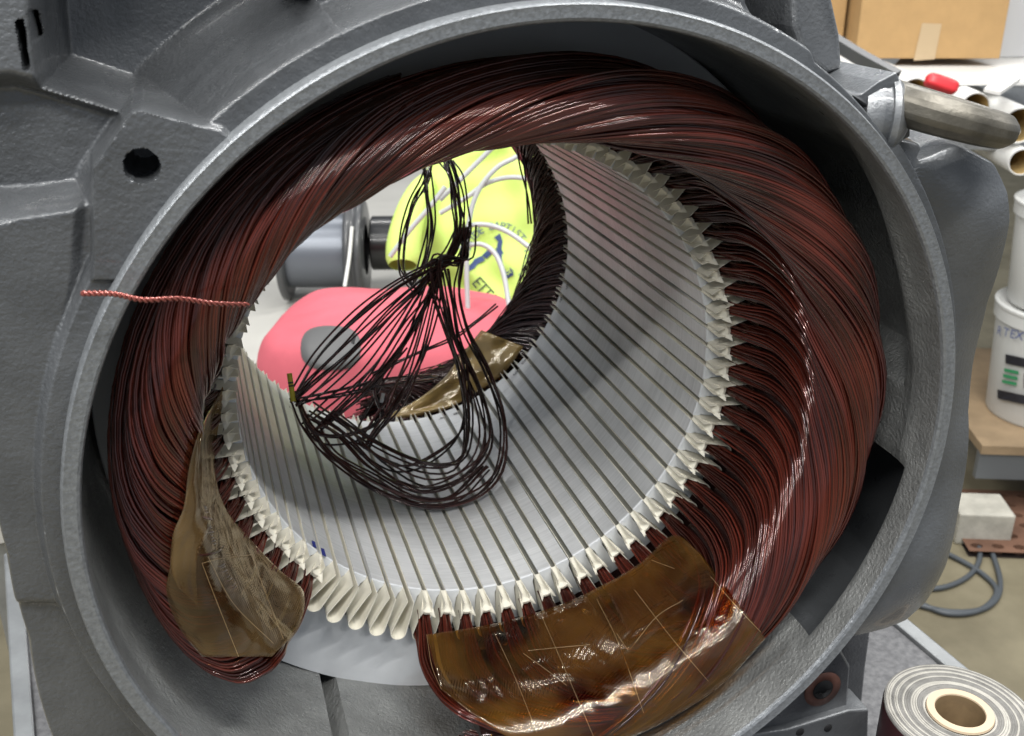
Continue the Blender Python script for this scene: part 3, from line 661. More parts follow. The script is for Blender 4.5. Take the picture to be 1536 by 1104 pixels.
# ------------------------------------------------------------------ loose lead wires hanging inside the bore
def bore_y(px, py, r=0.968):
    v = ray(px, py); a = v[0]**2+v[2]**2; b = 2*(CAM[0]*v[0]+CAM[2]*v[2]); cc = CAM[0]**2+CAM[2]**2-r*r
    dd = b*b-4*a*cc
    if dd < 0: return 9.0
    P_ = CAM+v*((-b+math.sqrt(dd))/(2*a)); return P_[1]
leads = thing('lead_wires', 'tangle of dark brown lead wires hanging through the middle of the bore', 'wires', tuple(at_y(640, 700, 0.9)))
def bundle(ctrl, n, spread, seed, rad=0.0034, tight=None, npt=44):
    g = np.random.default_rng(seed); out = []
    for _ in range(n):
        pts_ = []; o_ = g.normal(0, 1, 2)
        for i, (px, py, y) in enumerate(ctrl):
            o_ = 0.9*o_+0.42*g.normal(0, 1, 2)
            sp = spread*(tight[i] if tight else 1)
            qx, qy = px+o_[0]*sp, py+o_[1]*sp*0.8
            yb = bore_y(qx, qy); yy = y+g.normal(0, 0.03)*min(1, spread/6)
            yy = min(yy, yb-0.01) if yb < CL+0.05 else yy
            pts_.append(at_y(qx, qy, yy))
        out.append(spline(pts_, npt))
    return np.array(out)
BUN = [  # control points (px, py, depth), wires, spread
 ([(668, 235, 2.25), (678, 262, 2.1), (686, 305, 1.95), (688, 345, 1.85), (676, 385, 1.75), (648, 405, 1.65)], 22, 6, [1.2, 1.2, 1.3, 1.0, .8, .5]),
 ([(645, 245, 2.25), (636, 275, 2.1), (618, 310, 2.0), (606, 360, 1.9), (604, 410, 1.8), (622, 440, 1.7)], 9, 5, None),
 ([(640, 250, 2.25), (642, 290, 2.1), (644, 340, 1.95), (636, 390, 1.8), (622, 430, 1.7)], 9, 6, None),
 ([(695, 345, 1.85), (700, 385, 1.75), (660, 395, 1.65), (600, 425, 1.5), (540, 470, 1.35), (480, 530, 1.25), (445, 585, 1.2)], 8, 4, None),
 ([(690, 350, 1.8), (672, 390, 1.7), (640, 420, 1.6), (590, 470, 1.45), (530, 530, 1.3), (475, 580, 1.2), (448, 600, 1.15)], 16, 9, [.5, .6, .8, 1.2, 1.2, 1, .7]),
 ([(660, 395, 1.7), (640, 440, 1.6), (610, 490, 1.45), (570, 550, 1.3), (520, 600, 1.2), (470, 640, 1.1)], 18, 12, [.4, .8, 1.2, 1.2, 1.1, .9]),
 ([(655, 400, 1.7), (645, 450, 1.6), (620, 530, 1.4), (585, 600, 1.2), (550, 650, 1.1), (545, 670, 1.05)], 16, 11, [.4, .8, 1.1, 1.2, .9, .5]),
 ([(700, 340, 1.85), (694, 390, 1.75), (655, 385, 1.65), (652, 420, 1.6), (668, 480, 1.5), (688, 545, 1.35), (700, 620, 1.1), (690, 690, .9), (640, 700, .85), (560, 668, 1.0), (500, 625, 1.1)], 9, 5, None),
 ([(700, 345, 1.85), (690, 400, 1.7), (686, 440, 1.6), (700, 500, 1.45), (730, 560, 1.25), (752, 630, 1.05), (748, 700, .85), (715, 745, .75), (650, 762, .72), (570, 740, .8), (500, 690, .95), (460, 640, 1.1), (440, 595, 1.2)], 9, 5, None),
 ([(665, 400, 1.7), (675, 450, 1.6), (690, 520, 1.45), (720, 590, 1.2), (735, 660, .95), (705, 710, .85), (640, 735, .8), (570, 700, .92), (520, 650, 1.05), (470, 620, 1.15)], 12, 7, None),
 ([(668, 405, 1.7), (676, 480, 1.55), (695, 560, 1.3), (690, 640, 1.1), (640, 690, .95), (590, 700, .92), (540, 670, 1.0)], 6, 6, None),
 ([(440, 590, 1.2), (470, 650, 1.05), (520, 655, 1.05), (570, 630, 1.15), (560, 580, 1.3), (600, 520, 1.4)], 8, 7, None),
 ([(450, 600, 1.2), (520, 585, 1.25), (590, 572, 1.35), (650, 565, 1.5)], 8, 6, [1, 1.2, 1, .5]),
 ([(560, 560, 1.35), (620, 530, 1.5), (680, 505, 1.7), (715, 480, 1.85), (745, 455, 1.95)], 3, 3, None),
 ([(470, 640, 1.1), (500, 680, .98), (560, 715, .9), (620, 745, .78), (680, 745, .78), (730, 700, .88)], 9, 6, None),
 ([(782, 222, 2.2), (790, 260, 2.15), (797, 300, 2.1), (803, 340, 2.05)], 5, 4, None),
]
for i, (ctrl, n, sp, ti) in enumerate(BUN):
    n = max(2, int(n*0.62)); pth = bundle(ctrl, n, sp, 300+i, tight=ti); V, F = tubes(pth, 0.0058, 7); me = mesh('lead_bundle', V, F, M['wire_dark']); set_tone(me, n, pth.shape[1]*7, i); link('lead_bundle', me, leads)
sl0 = at_y(434, 560, 1.2); sl1 = at_y(440, 602, 1.15)
V, F = tubes(spline([sl0, (sl0+sl1)/2, sl1], 8), 0.0135, 10); link('yellow_sleeve', mesh('yellow_sleeve', V, F, mat('yellow_sleeve_plastic', (0.55, 0.46, 0.03), 0.4)), leads)
for t0, t1 in ((.30, .36), (.42, .47)):
    V, F = tubes(spline([sl0+(sl1-sl0)*t0, sl0+(sl1-sl0)*(t0+t1)/2, sl0+(sl1-sl0)*t1], 4), 0.0140, 10); link('sleeve_mark', mesh('sleeve_mark', V, F, M['ink']), leads)
M['white_plastic'] = mat('white_plastic', (0.75, 0.75, 0.73), 0.4)
for (a, b, y) in ((640, 275, 2.1), (668, 450, 1.75), (532, 502, 1.4), (575, 590, 1.25)):
    q = at_y(a, b, y); q2 = at_y(a-3, b+14, y-.02); V, F = tubes(spline([q, (q+q2)/2, q2], 5), 0.010, 8); link('splice_cap', mesh('splice_cap', V, F, M['white_plastic']), leads)

# ------------------------------------------------------------------ writing: marker numbers on the teeth
def text_mesh(body, size, m, name, depth=0.0):
    cu = bpy.data.curves.new(name, 'FONT'); cu.body = body; cu.size = size; cu.align_x = 'CENTER'; cu.align_y = 'CENTER'; cu.extrude = depth; cu.resolution_u = 3
    t = bpy.data.objects.new(name, cu); COL.objects.link(t); bpy.context.view_layer.update()
    me = bpy.data.meshes.new_from_object(t.evaluated_get(bpy.context.evaluated_depsgraph_get())); bpy.data.objects.remove(t); bpy.data.curves.remove(cu)
    me.materials.clear(); me.materials.append(m); return me
def put_mesh(name, me, parent, P, ex, ey, ez):
    o = bpy.data.objects.new(name, me); COL.objects.link(o)
    Mx = Matrix(((ex[0], ey[0], ez[0], P[0]*S), (ex[1], ey[1], ez[1], P[1]*S), (ex[2], ey[2], ez[2], P[2]*S), (0, 0, 0, 1)))
    WLOC[o.name] = Mx.translation.copy()
    if parent is not None:
        o.parent = parent; o.matrix_parent_inverse = Matrix.Translation(-WLOC[parent.name])
    o.matrix_basis = Mx
    return o
for ch, px, py in (('9', 850, 431), ('9', 841, 450), ('0', 785, 543), ('5', 773, 560), ('8', 684, 620), ('4', 662, 627), ('2', 437, 612)):
    y = bore_y(px, py, 0.997); P_ = at_y(px, py, y); a = math.atan2(P_[2], P_[0]); rad_ = np.array([math.cos(a), 0, math.sin(a)])
    ez = -rad_; ex = np.array([0, -1.0, 0]); ey = np.cross(ez, ex)
    put_mesh('marker_number', text_mesh(ch, 0.052*S, M['ink'], 'marker_number'), core, P_, ex, ey, ez)
for px, py, w_, h_ in ((471, 816, .012, .03), (485, 828, .012, .035)):
    y = bore_y(px, py, 0.9965); P_ = at_y(px, py, y); a = math.atan2(P_[2], P_[0]); t_ = np.array([-math.sin(a), 0, math.cos(a)])
    V = np.array([P_+t_*i*w_+np.array([0, 1, 0])*j*h_ for i, j in ((-1, -1), (1, -.8), (.9, 1), (-.8, .7))]); link('blue_mark', mesh('blue_mark', V, [(0, 1, 2, 3)], M['blue_ink']), core)
# ------------------------------------------------------------------ the workshop around
def nrm(v): v = np.asarray(v, float); return v/np.linalg.norm(v)
FZ = -5.5
M['floor'] = mat('stained_concrete', (0.235, 0.205, 0.135), 0.55, 0, 0.1, 0.4, 0, 5, 0.15, 60, 0.002, col2=(0.16, 0.138, 0.088), rvar=0.1)
fo = link('floor', mesh('floor', [(-60, -40, FZ), (60, -40, FZ), (60, 60, FZ), (-60, 60, FZ)], [(0, 1, 2, 3)], M['floor'])); fo['kind'] = 'structure'
wl = link('wall', mesh('wall', [(-60, 34, FZ), (60, 34, FZ), (60, 34, 16), (-60, 34, 16)], [(0, 1, 2, 3)], mat('pale_wall_paint', (0.55, 0.55, 0.53), 0.7))); wl['kind'] = 'structure'

# cart that carries the motor
DZ = -2.06
cart = thing('cart', 'low work cart with speckled grey deck and pale metal edging under the motor', 'cart', (0, 0.5, FZ))
r0, r1 = at_z(1352, 948, DZ), at_z(1425, 1010, DZ); l0, l1 = at_z(36, 905, DZ), at_z(52, 1104, DZ)
dr = nrm(r1-r0); dl = nrm(l1-l0); rb, rf = r0-dr*1.6, r0+dr*3.6; lb_, lf = l0-dl*0.6, l0+dl*3.2
V, F = prism([(lb_[0], lb_[1]), (rb[0], rb[1]), (rf[0], rf[1]), (lf[0], lf[1])], DZ-0.12, DZ)
def speckle():
    m = mat('speckled_grey_deck', (0.15, 0.15, 0.155), 0.6, 0, 0, 0.3, 0, 140, 0.4, 300, 0.001, col2=(0.09, 0.09, 0.095)); return m
dk = link('deck', mesh('deck', V, F, speckle(), False), cart)
M['alu'] = mat('pale_aluminium', (0.27, 0.28, 0.285), 0.4, 0.6, 0, 0.5, 0.15, 20)
for a, b, nm_ in ((rb, rf, 'r'), (lb_, lf, 'l')):
    d_ = nrm(b-a); s_ = np.array([d_[1], -d_[0], 0]); s_ = s_ if (nm_ == 'r') == (s_[0] > 0) else -s_
    c_ = (a+b)/2 + s_*0.045; V, F = box(c_+[0, 0, -0.05], (np.linalg.norm(b-a)/2, 0.05, 0.08), np.stack([d_, s_, [0, 0, 1]], 1)); e_ = link('edge_trim', mesh('edge_trim', V, F, M['alu'], False), cart); bevel(e_, 0.012)
for x, y in ((-1.5, 1.4), (2.3, 1.4), (-1.5, -1.2), (2.0, -1.2)):
    V, F = box((x, y, (FZ+DZ-.13)/2), (0.12, 0.12, (DZ-.13-FZ)/2)); link('leg', mesh('leg', V, F, M['alu'], False), cart)

# roll of tape standing on the cart
rc = at_z(1440, 1068, -1.42); RT = 0.315
roll = thing('tape_roll', 'roll of pale woven tape with maroon side standing on the cart deck', 'tape roll', (rc[0], rc[1], DZ))
M['tape_l'] = mat('pale_tape_edge', (0.36, 0.345, 0.31), 0.7, 0, 0, 0.3, 0.15, 60); M['tape_d'] = mat('grey_tape_edge', (0.17, 0.165, 0.155), 0.7, 0, 0, 0.3, 0.2, 60)
g = np.random.default_rng(5); r_ = 0.142; pr_ = []; mi_ = []
while r_ < RT:
    wd = g.uniform(0.0035, 0.011); hgt = g.normal(0, 0.0022)
    pr_ += [(r_, -0.004), (r_+0.0006, hgt), (min(RT, r_+wd), hgt)]; mi_ += [1, int(g.random() < 0.45), 1]; r_ += wd+0.0006
pr_ += [(RT, -0.02)]; V, F = lathe(pr_, 72, rc)
nprof = len(pr_); mi_full = np.tile(np.array((mi_+[1])[:nprof-1]), 72)
link('tape_windings', mesh('tape_windings', V, F, [M['tape_l'], M['tape_d']], True, mi_full), roll)
V, F = lathe([(RT+0.001, -0.012), (RT+0.004, -0.02), (RT+0.004, DZ-rc[2])], 72, rc); link('outer_wrap', mesh('outer_wrap', V, F, mat('dark_maroon_wrap', (0.035, 0.010, 0.012), 0.4, 0, 0.2)), roll)
V, F = lathe([(0.103, -0.6), (0.103, 0.004), (0.106, 0.010), (0.138, 0.010), (0.141, 0.0)], 64, rc); ct = link('core_tube', mesh('core_tube', V, F, [mat('cream_card_rim', (0.50, 0.39, 0.27), 0.6), mat('brown_kraft_card', (0.17, 0.115, 0.06), 0.7, 0, 0, 0.3, 0.2, 30)], True, np.tile([1, 0, 0, 0], 64)), roll); sharp(ct)

# pale bench behind the motor
BZ = -2.5
bench = thing('workbench', 'pale workbench behind the motor, seen through the bore', 'workbench', (1.0, 9.0, FZ))
V, F = box((1.2, 9.8, BZ-0.1), (4.2, 5.8, 0.1)); link('bench_top', mesh('bench_top', V, F, mat('pale_bench_laminate', (0.42, 0.41, 0.38), 0.55, 0, 0, 0.4, 0.05, 6), False), bench)
for x, y in ((-2.8, 4.2), (5.2, 4.2), (-2.8, 15.4), (5.2, 15.4)):
    V, F = box((x, y, (FZ+BZ-.21)/2), (0.15, 0.15, (BZ-.21-FZ)/2)); link('leg', mesh('leg', V, F, M['alu'], False), bench)
# red cushion
def superell(c_, a_, e1, e2, Rm, nu=64, nv=32, u0=-math.pi, u1=math.pi, v0=-math.pi/2, v1=math.pi/2, k=1.0):
    f_ = lambda x, e: np.sign(x)*np.abs(x)**e
    u = np.linspace(u0, u1, nu); v = np.linspace(v0, v1, nv); U_, V_ = np.meshgrid(u, v, indexing='ij')
    P = np.stack([a_[0]*f_(np.cos(V_), e1)*f_(np.cos(U_), e2), a_[1]*f_(np.cos(V_), e1)*f_(np.sin(U_), e2), a_[2]*f_(np.sin(V_), e1)], -1)*k
    return P@np.asarray(Rm).T + c_
cc = at_d(600, 545, 9.6); cc[2] = BZ+0.53
hx = nrm([RIGHT[0], RIGHT[1], 0]); hy = np.array([-hx[1], hx[0], 0]); Rc = np.stack([hx, hy, [0, 0, 1]], 1)
M['red'] = mat('pinkish_red_fabric', (0.56, 0.12, 0.15), 0.8, 0, 0, 0.25, 0.10, 6, 0.3, 160, 0.001)
cush = thing('red_cushion', 'soft pinkish red padded cushion with dark grey oval panel on the bench', 'cushion', (cc[0], cc[1], BZ))
Pc = superell(cc, (1.22, 0.95, 0.53), 0.55, 0.65, Rc)
g = np.random.default_rng(2); Pc = Pc + 0.02*np.sin(Pc[..., [1, 2, 0]]*7+1) + 0.012*np.sin(Pc[..., [2, 0, 1]]*15+2)
V, F = grid(Pc); link('padding', mesh('padding', V, F, M['red']), cush)
q1 = at_d(492, 520, 8.9)
bc = BVHTree.FromPolygons([Vector(v) for v in V], [tuple(int(i) for i in f) for f in F])
def on(bv, px, py, lift=0.01):
    v_ = ray(px, py); h = bv.ray_cast(Vector(CAM), Vector(v_).normalized())[0]
    if h is None: return None
    return np.array(h)-nrm(v_)*lift
pts_ = []
for rr_ in (0.0, 0.35, 0.7, 0.92, 1.0):
    for a in np.linspace(0, 2*math.pi, 40, endpoint=False):
        ex_ = np.sign(math.cos(a))*abs(math.cos(a))**0.7; ez_ = np.sign(math.sin(a))*abs(math.sin(a))**0.8
        h = on(bc, 496+46*rr_*ex_, 522+34*rr_*ez_, 0.03 if rr_ < 0.95 else -0.005); pts_.append(h if h is not None else at_d(496, 522, 9))
V, F = grid(np.array(pts_).reshape(5, 40, 3), closed_v=True); link('grey_panel', mesh('grey_panel', V, F, mat('dark_grey_plastic', (0.10, 0.10, 0.10), 0.5)), cush)
V, F = grid(superell(cc, (1.225, 0.955, 0.535), 0.55, 0.65, Rc, 96, 2, v0=-0.30, v1=-0.285)); link('seam', mesh('seam', V, F, mat('dark_red_seam', (0.35, 0.03, 0.05), 0.8)), cush)

# wire spool and black drum lying on the bench
sx = at_d(545, 402, 12.6); sx[2] = BZ+0.62
spool = thing('wire_spool', 'spool of bluish grey wire with dark flanges lying on the bench behind the cushion', 'spool', (sx[0], sx[1], BZ))
M['black_pl'] = mat('black_plastic', (0.012, 0.012, 0.013), 0.3, 0, 0.3); M['dark_pl'] = mat('dark_grey_flange', (0.06, 0.062, 0.065), 0.35, 0, 0.2)
ax_ = nrm(RIGHT*0.99+np.array([0, 0.03, 0])); ax_[2] = 0; ax_ = nrm(ax_)
V, F = lathe([(0.001, -0.95), (0.56, -0.95), (0.60, -0.93), (0.60, -0.88), (0.56, -0.86), (0.40, -0.86)], 48, sx, ax_); link('flange', mesh('flange', V, F, M['dark_pl']), spool)
V, F = lathe([(0.40, -0.17), (0.55, -0.17), (0.61, -0.14), (0.61, -0.10), (0.57, -0.08), (0.57, -0.04), (0.61, -0.02), (0.62, 0.03), (0.58, 0.05), (0.30, 0.05)], 48, sx, ax_); link('flange', mesh('flange', V, F, M['dark_pl']), spool)
pf = []
for i in range(40): pf += [(0.43, -0.86+i*0.0172), (0.447, -0.86+(i+.5)*0.0172)]
V, F = lathe(pf, 48, sx, ax_); link('wound_wire', mesh('wound_wire', V, F, mat('blue_grey_wire', (0.16, 0.175, 0.20), 0.35, 0.4)), spool)
V, F = tubes(spline([at_d(528, 340, 11.9), at_d(524, 385, 11.9), at_d(517, 430, 11.8)], 12), 0.022, 7); link('white_tie', mesh('white_tie', V, F, M['white_plastic']), spool)
dc = at_d(610, 400, 12.9); dc[2] = BZ+0.62
V, F = lathe([(0.001, -0.42), (0.30, -0.42), (0.33, -0.40), (0.33, 0.9), (0.001, 0.9)], 40, dc+np.array([0, 0, 0.0]), ax_); dm = link('black_drum', mesh('black_drum', V, F, M['black_pl'])); sharp(dm, 50)
tag(dm, 'smooth black plastic drum beside the spool and behind the lime shirt', 'drum')

# lime shirt
A_ = spline(np.array([(700, 205), (668, 228), (634, 262), (612, 305), (598, 355), (612, 400), (650, 440), (672, 470), (690, 520)], float), 40)
B_ = spline(np.array([(800, 205), (830, 228), (850, 262), (860, 305), (862, 355), (858, 400), (850, 440), (840, 470), (830, 520)], float), 40)
nv = 40; Pf = np.zeros((40, nv, 3)); Pb = np.zeros((40, nv, 3))
for i in range(40):
    for j in range(nv):
        t = j/(nv-1); q = A_[i]*(1-t)+B_[i]*t; bul = math.sin(math.pi*t)**0.6*math.sin(math.pi*min(1, (i+3)/30.0)*0.5)
        fold = 0.05*math.sin(t*9+i*0.23+1.5*math.sin(i*0.2))+0.03*math.sin(t*21-i*0.35)+0.02*math.sin(i*0.9+t*4)
        Pf[i, j] = at_d(q[0], q[1], 11.2-0.30*bul+1.5*fold*(0.4+bul*0.5)); Pb[i, j] = at_d(q[0], q[1], 11.25+0.5*bul)
shirt = thing('t_shirt', 'lime yellow t-shirt with navy church lettering seen through the bore', 't-shirt', tuple(at_d(740, 500, 11.2)))
M['lime'] = mat('lime_cotton', (0.52, 0.68, 0.17), 0.85, 0, 0, 0.2, 0.05, 5, 0.3, 120, 0.002)
Vf, Ff = grid(Pf); V, F = join((Vf, Ff), (grid(Pb)[0], grid(Pb)[1][:, ::-1])); link('shirt_body', mesh('shirt_body', V, F, M['lime']), shirt)
sv = spline([at_d(640, 272, 11.0), at_d(618, 315, 10.7), at_d(606, 360, 10.5), at_d(604, 398, 10.4)], 14)
V, F = tubes(sv, np.array([[.10, .13, .145, .15, .155, .16, .162, .165, .168, .17, .172, .172, .17, .14]]), 18); link('sleeve', mesh('sleeve', V, F, M['lime']), shirt)
bs = BVHTree.FromPolygons([Vector(v) for v in Vf], [tuple(int(i) for i in f) for f in Ff])
M['navy'] = mat('navy_print', (0.035, 0.06, 0.16), 0.8); M['blackprint'] = mat('black_print', (0.02, 0.025, 0.03), 0.8)
def shirt_text(s, px, py, deg, size, m):
    h = on(bs, px, py, 0.035)
    if h is None: return
    a = deg*D2R; ex = RIGHT*math.cos(a)+UP*math.sin(a); ey = -RIGHT*math.sin(a)+UP*math.cos(a)
    put_mesh('print_letter', text_mesh(s, size*S, m, 'print_letter'), shirt, h, ex, ey, BACK)
word = 'TTESIDE BAPTIST M'; ctr = (746, 384); Rr = 45
for i, ch in enumerate(word):
    if ch == ' ': continue
    a = 186 - i*10.6; shirt_text(ch, ctr[0]+Rr*math.cos(a*D2R)*1.02, ctr[1]-Rr*math.sin(a*D2R), a-90, 0.115, M['navy'])
for i, ch in enumerate('OVERS'):
    a = -2 - i*9.5; shirt_text(ch, ctr[0]+Rr*math.cos(a*D2R)*1.02, ctr[1]-Rr*math.sin(a*D2R), a-90, 0.075, M['navy'])
for i, ch in enumerate('ETTI'):
    shirt_text(ch, 716+7.2*i, 424+8.0*i, -48, 0.17, M['blackprint'])
shirt_text('SUS', 760, 404, -62, 0.075, M['lime'])
def patch(pix, m, name, lift=0.02):
    pts_ = [on(bs, a, b, lift) for a, b in pix]; pts_ = [p for p in pts_ if p is not None]
    if len(pts_) > 2: link(name, mesh(name, pts_, [tuple(range(len(pts_)))], m, False), shirt)
for pg in ([(741, 356), (750, 350), (754, 362), (752, 374), (745, 372), (747, 362)], [(743, 372), (752, 373), (769, 408), (762, 414), (752, 396)], [(700, 402), (708, 394), (712, 388), (722, 384), (728, 390), (716, 396), (712, 402), (702, 408)], [(722, 384), (736, 370), (742, 376), (730, 388)], [(757, 410), (769, 404), (770, 413), (760, 418)]):
    patch(pg, M['navy'], 'print_emblem')
# cables in front of the shirt
M['cable'] = mat('light_grey_cable', (0.46, 0.47, 0.47), 0.4)
for lab, px in (('light grey cable rising steeply before the shirt to the top right of the bore', [(702, 470), (700, 400), (704, 330), (718, 285), (745, 252), (775, 235), (800, 215)]), ('light grey cable arching across the upper part of the lime shirt', [(660, 320), (700, 296), (730, 275), (765, 266), (800, 270), (830, 280)]),
               ('light grey cable curving over the printed arch of letters', [(690, 350), (706, 338), (735, 338), (765, 350), (800, 375), (830, 390)]), ('light grey cable looping down over the lower print into the far winding', [(690, 372), (720, 366), (742, 380), (755, 410), (762, 450), (766, 480)]),
               ('light grey cable slanting across the top left corner of the lime shirt', [(660, 300), (690, 270), (715, 245), (735, 225), (760, 200)]), ('short grey cable left of the hanging leads', [(585, 385), (615, 345), (645, 310), (668, 280)])):
    c_ = spline([at_d(a, b, 9.4-0.04*i) for i, (a, b) in enumerate(px)], 40); V, F = tubes(c_, 0.023, 8)
    tag(link('grey_cable', mesh('grey_cable', V, F, M['cable'])), lab, 'cable', 'grey cables before the shirt')

# ------------------------------------------------------------------ right background: rack with box, tubes, buckets
SZ = -0.86
rack = thing('storage_rack', 'grey metal storage rack behind the motor at right', 'rack', tuple([*at_d(1480, 700, 15)[:2], FZ]))
hx = nrm([0.93, -0.36, 0]); hy = np.array([-hx[1], hx[0], 0]); Rk = np.stack([hx, hy, [0, 0, 1]], 1)
rp = at_d(1470, 200, 14.6)
V, F = box([rp[0]+hx[0]*1.4+hy[0]*1.2, rp[1]+hx[1]*1.4+hy[1]*1.2, SZ-0.06], (3.4, 2.4, 0.06), Rk); link('shelf', mesh('shelf', V, F, M['cast'], False), rack)
bb = at_d(1562, 615, 14.2); LZ = bb[2]-0.02
V, F = box([bb[0]+hx[0]*1.2+hy[0]*.6, bb[1]+hx[1]*1.2+hy[1]*.6, LZ-0.06], (2.35, 1.7, 0.06), Rk); link('wood_board', mesh('wood_board', V, F, mat('plywood_edge', (0.28, 0.20, 0.12), 0.6, 0, 0, 0.4, 0.15, 12), False), rack)
V, F = box([bb[0]+hx[0]*1.2-hy[0]*1.02, bb[1]+hx[1]*1.2-hy[1]*1.02, LZ-0.30], (2.35, 0.05, 0.19), Rk); link('beam', mesh('beam', V, F, mat('grey_beam_paint', (0.13, 0.14, 0.15), 0.4, 0.2), False), rack)
for sx_ in (3.2, 3.6):
    for sy_ in (-0.9, 2.2):
        p_ = bb+hx*sx_+hy*sy_; V, F = box([p_[0], p_[1], (FZ+SZ)/2-.1], (0.07, 0.07, (SZ-FZ)/2-0.1), Rk); link('upright', mesh('upright', V, F, M['cast_in'], False), rack)
# cardboard box
M['card'] = mat('brown_cardboard', (0.43, 0.27, 0.12), 0.75, 0, 0, 0.25, 0.05, 20, 0.08, 90, 0.001)
b0, b1 = at_d(1283, 84, 15.0), at_d(1499, 92, 15.0); zb = (b0[2]+b1[2])/2; wv = b1-b0; wv[2] = 0; W_ = np.linalg.norm(wv); bx_ = nrm(wv); by_ = np.array([-bx_[1], bx_[0], 0])
bcx = (b0+b1)/2+by_*0.75; bcx[2] = zb+0.85
cbx = thing('cardboard_box', 'brown cardboard box standing on the white tubes at upper right', 'box', (bcx[0], bcx[1], zb))
V, F = box(bcx, (W_/2, 0.75, 0.85), np.stack([bx_, by_, [0, 0, 1]], 1)); o = link('carton', mesh('carton', V, F, M['card'], False), cbx); bevel(o, 0.015)
tp = on(BVHTree.FromPolygons([Vector(v) for v in V], [tuple(int(i) for i in f) for f in F]), 1392, 60, 0.004)
if tp is not None:
    V = np.array([tp+bx_*i*0.15+np.array([0, 0, 1.0])*j*0.22-by_*0.006 for i, j in ((-1.1, -1.3), (.9, -1.2), (1.05, 1), (-.8, 1.05))]); link('clear_tape', mesh('clear_tape', V, [(0, 1, 2, 3)], mat('clear_packing_tape', (0.47, 0.35, 0.21), 0.3, 0, 0.4)), cbx)
V, F = box(bcx-bx_*(W_/2+0.33)+by_*0.5, (0.28, 0.7, 0.85), np.stack([bx_, by_, [0, 0, 1]], 1)); o = link('cardboard_box', mesh('cardboard_box', V, F, M['card'], False)); bevel(o, 0.012)
tag(o, 'narrow cardboard box half hidden behind the housing, left of the large box', 'box')
V, F = box(bcx+bx_*(W_/2+0.75)+by_*0.9+np.array([0, 0, -0.1]), (0.55, 0.6, 0.85), np.stack([bx_, by_, [0, 0, 1]], 1)); o = link('white_carton', mesh('white_carton', V, F, mat('white_card', (0.55, 0.55, 0.55), 0.7), False)); bevel(o, 0.012)
tag(o, 'whitish carton at the top right corner behind the cardboard box', 'box')
# white tubes
M['tube_w'] = mat('white_card_tube', (0.74, 0.73, 0.70), 0.55, 0, 0, 0.4, 0.04, 8); M['tube_in'] = mat('kraft_tube_inside', (0.42, 0.30, 0.13), 0.7, 0, 0, 0.3, 0.2, 12)
tdir = nrm([0.36, 0.93, 0]); 
for (px, py, rr_, dd_, lab) in ((1463, 160, 0.18, 13.2, 'white card tube, first open end right of the eyebolt'), (1530, 188, 0.225, 13.0, 'white card tube with a wad of paper inside, beside the eyebolt tip'), (1533, 243, 0.17, 13.1, 'white card tube lying lowest with a yellow inside, under the eyebolt tip'),
                                (1372, 140, 0.20, 13.5, 'white card tube lying behind the eyebolt'), (1300, 122, 0.20, 13.9, 'white card tube nearest the housing at right')):
    c_ = at_d(px, py, dd_); tb = thing('card_tube', lab, 'tube', tuple(c_), 'white card tubes on the rack')
    V, F = lathe([(rr_*0.90, 0.0), (rr_*0.97, -0.004), (rr_, 0.01), (rr_, 2.6)], 36, c_, tdir); o = link('tube_wall', mesh('tube_wall', V, F, M['tube_w']), tb); sharp(o)
    V, F = lathe([(rr_*0.90, 0.0), (rr_*0.895, 0.02), (rr_*0.895, 1.2), (0.001, 1.2)], 36, c_, tdir); link('tube_inside', mesh('tube_inside', V, F, M['tube_in']), tb)
c_ = at_d(1522, 200, 13.05); P_ = superell(c_+tdir*0.12, (0.09, 0.09, 0.08), 1, 1, np.eye(3), 16, 10); P_ += 0.02*np.sin(P_[..., [1, 2, 0]]*40)
V, F = grid(P_); tag(link('paper_wad', mesh('paper_wad', V, F, M['white_plastic'])), 'crumpled white wad stuffed into the end of a card tube', 'paper')
# paper sheets on the tubes, red cap, dark bar
for i, (pxs, lab) in enumerate(([[(1330, 112), (1352, 90), (1560, 90), (1560, 128), (1400, 128)], 'flat white sheet under the front edge of the cardboard box'], [[(1475, 138), (1512, 108), (1530, 122), (1500, 143)], 'small folded white card lying on the tubes']) ):
    p4 = np.array([at_d(a, b, 14.3-0.9*(b-88)/60) for a, b in pxs]); p4 = np.array([at_z(a, b, -0.22+0.12*i) for a, b in pxs]); n4 = len(p4)
    V = np.vstack([p4, p4+[0, 0, 0.04]]); F = [tuple(range(n4)), tuple(range(n4, 2*n4))[::-1]]+[(k_, n4+k_, n4+(k_+1) % n4, (k_+1) % n4) for k_ in range(n4)]
    tag(link('white_sheet', mesh('white_sheet', V, F, M['tube_w'], False)), lab, 'paper')
c_ = at_d(1412, 126, 12.6); P_ = superell(c_, (0.20, 0.10, 0.085), 0.5, 0.5, np.stack([nrm(RIGHT-UP*0.35), nrm(np.cross(UP+RIGHT*.35, RIGHT-UP*.35)), nrm(UP+RIGHT*.35)], 1), 32, 16)
V, F = grid(P_); tag(link('red_plug', mesh('red_plug', V, F, mat('red_plastic', (0.62, 0.03, 0.04), 0.35))), 'small red plastic plug lying on the tubes behind the eyebolt', 'plug')
V, F = tubes(spline([at_d(1240, 55, 12.5), at_d(1290, 86, 12.3), at_d(1345, 116, 12.1)], 8), 0.10, 4); o = link('dark_bar', mesh('dark_bar', V, F, M['dark_pl'], False)); tag(o, 'dark square bar slanting behind the housing below the cardboard box', 'bar')
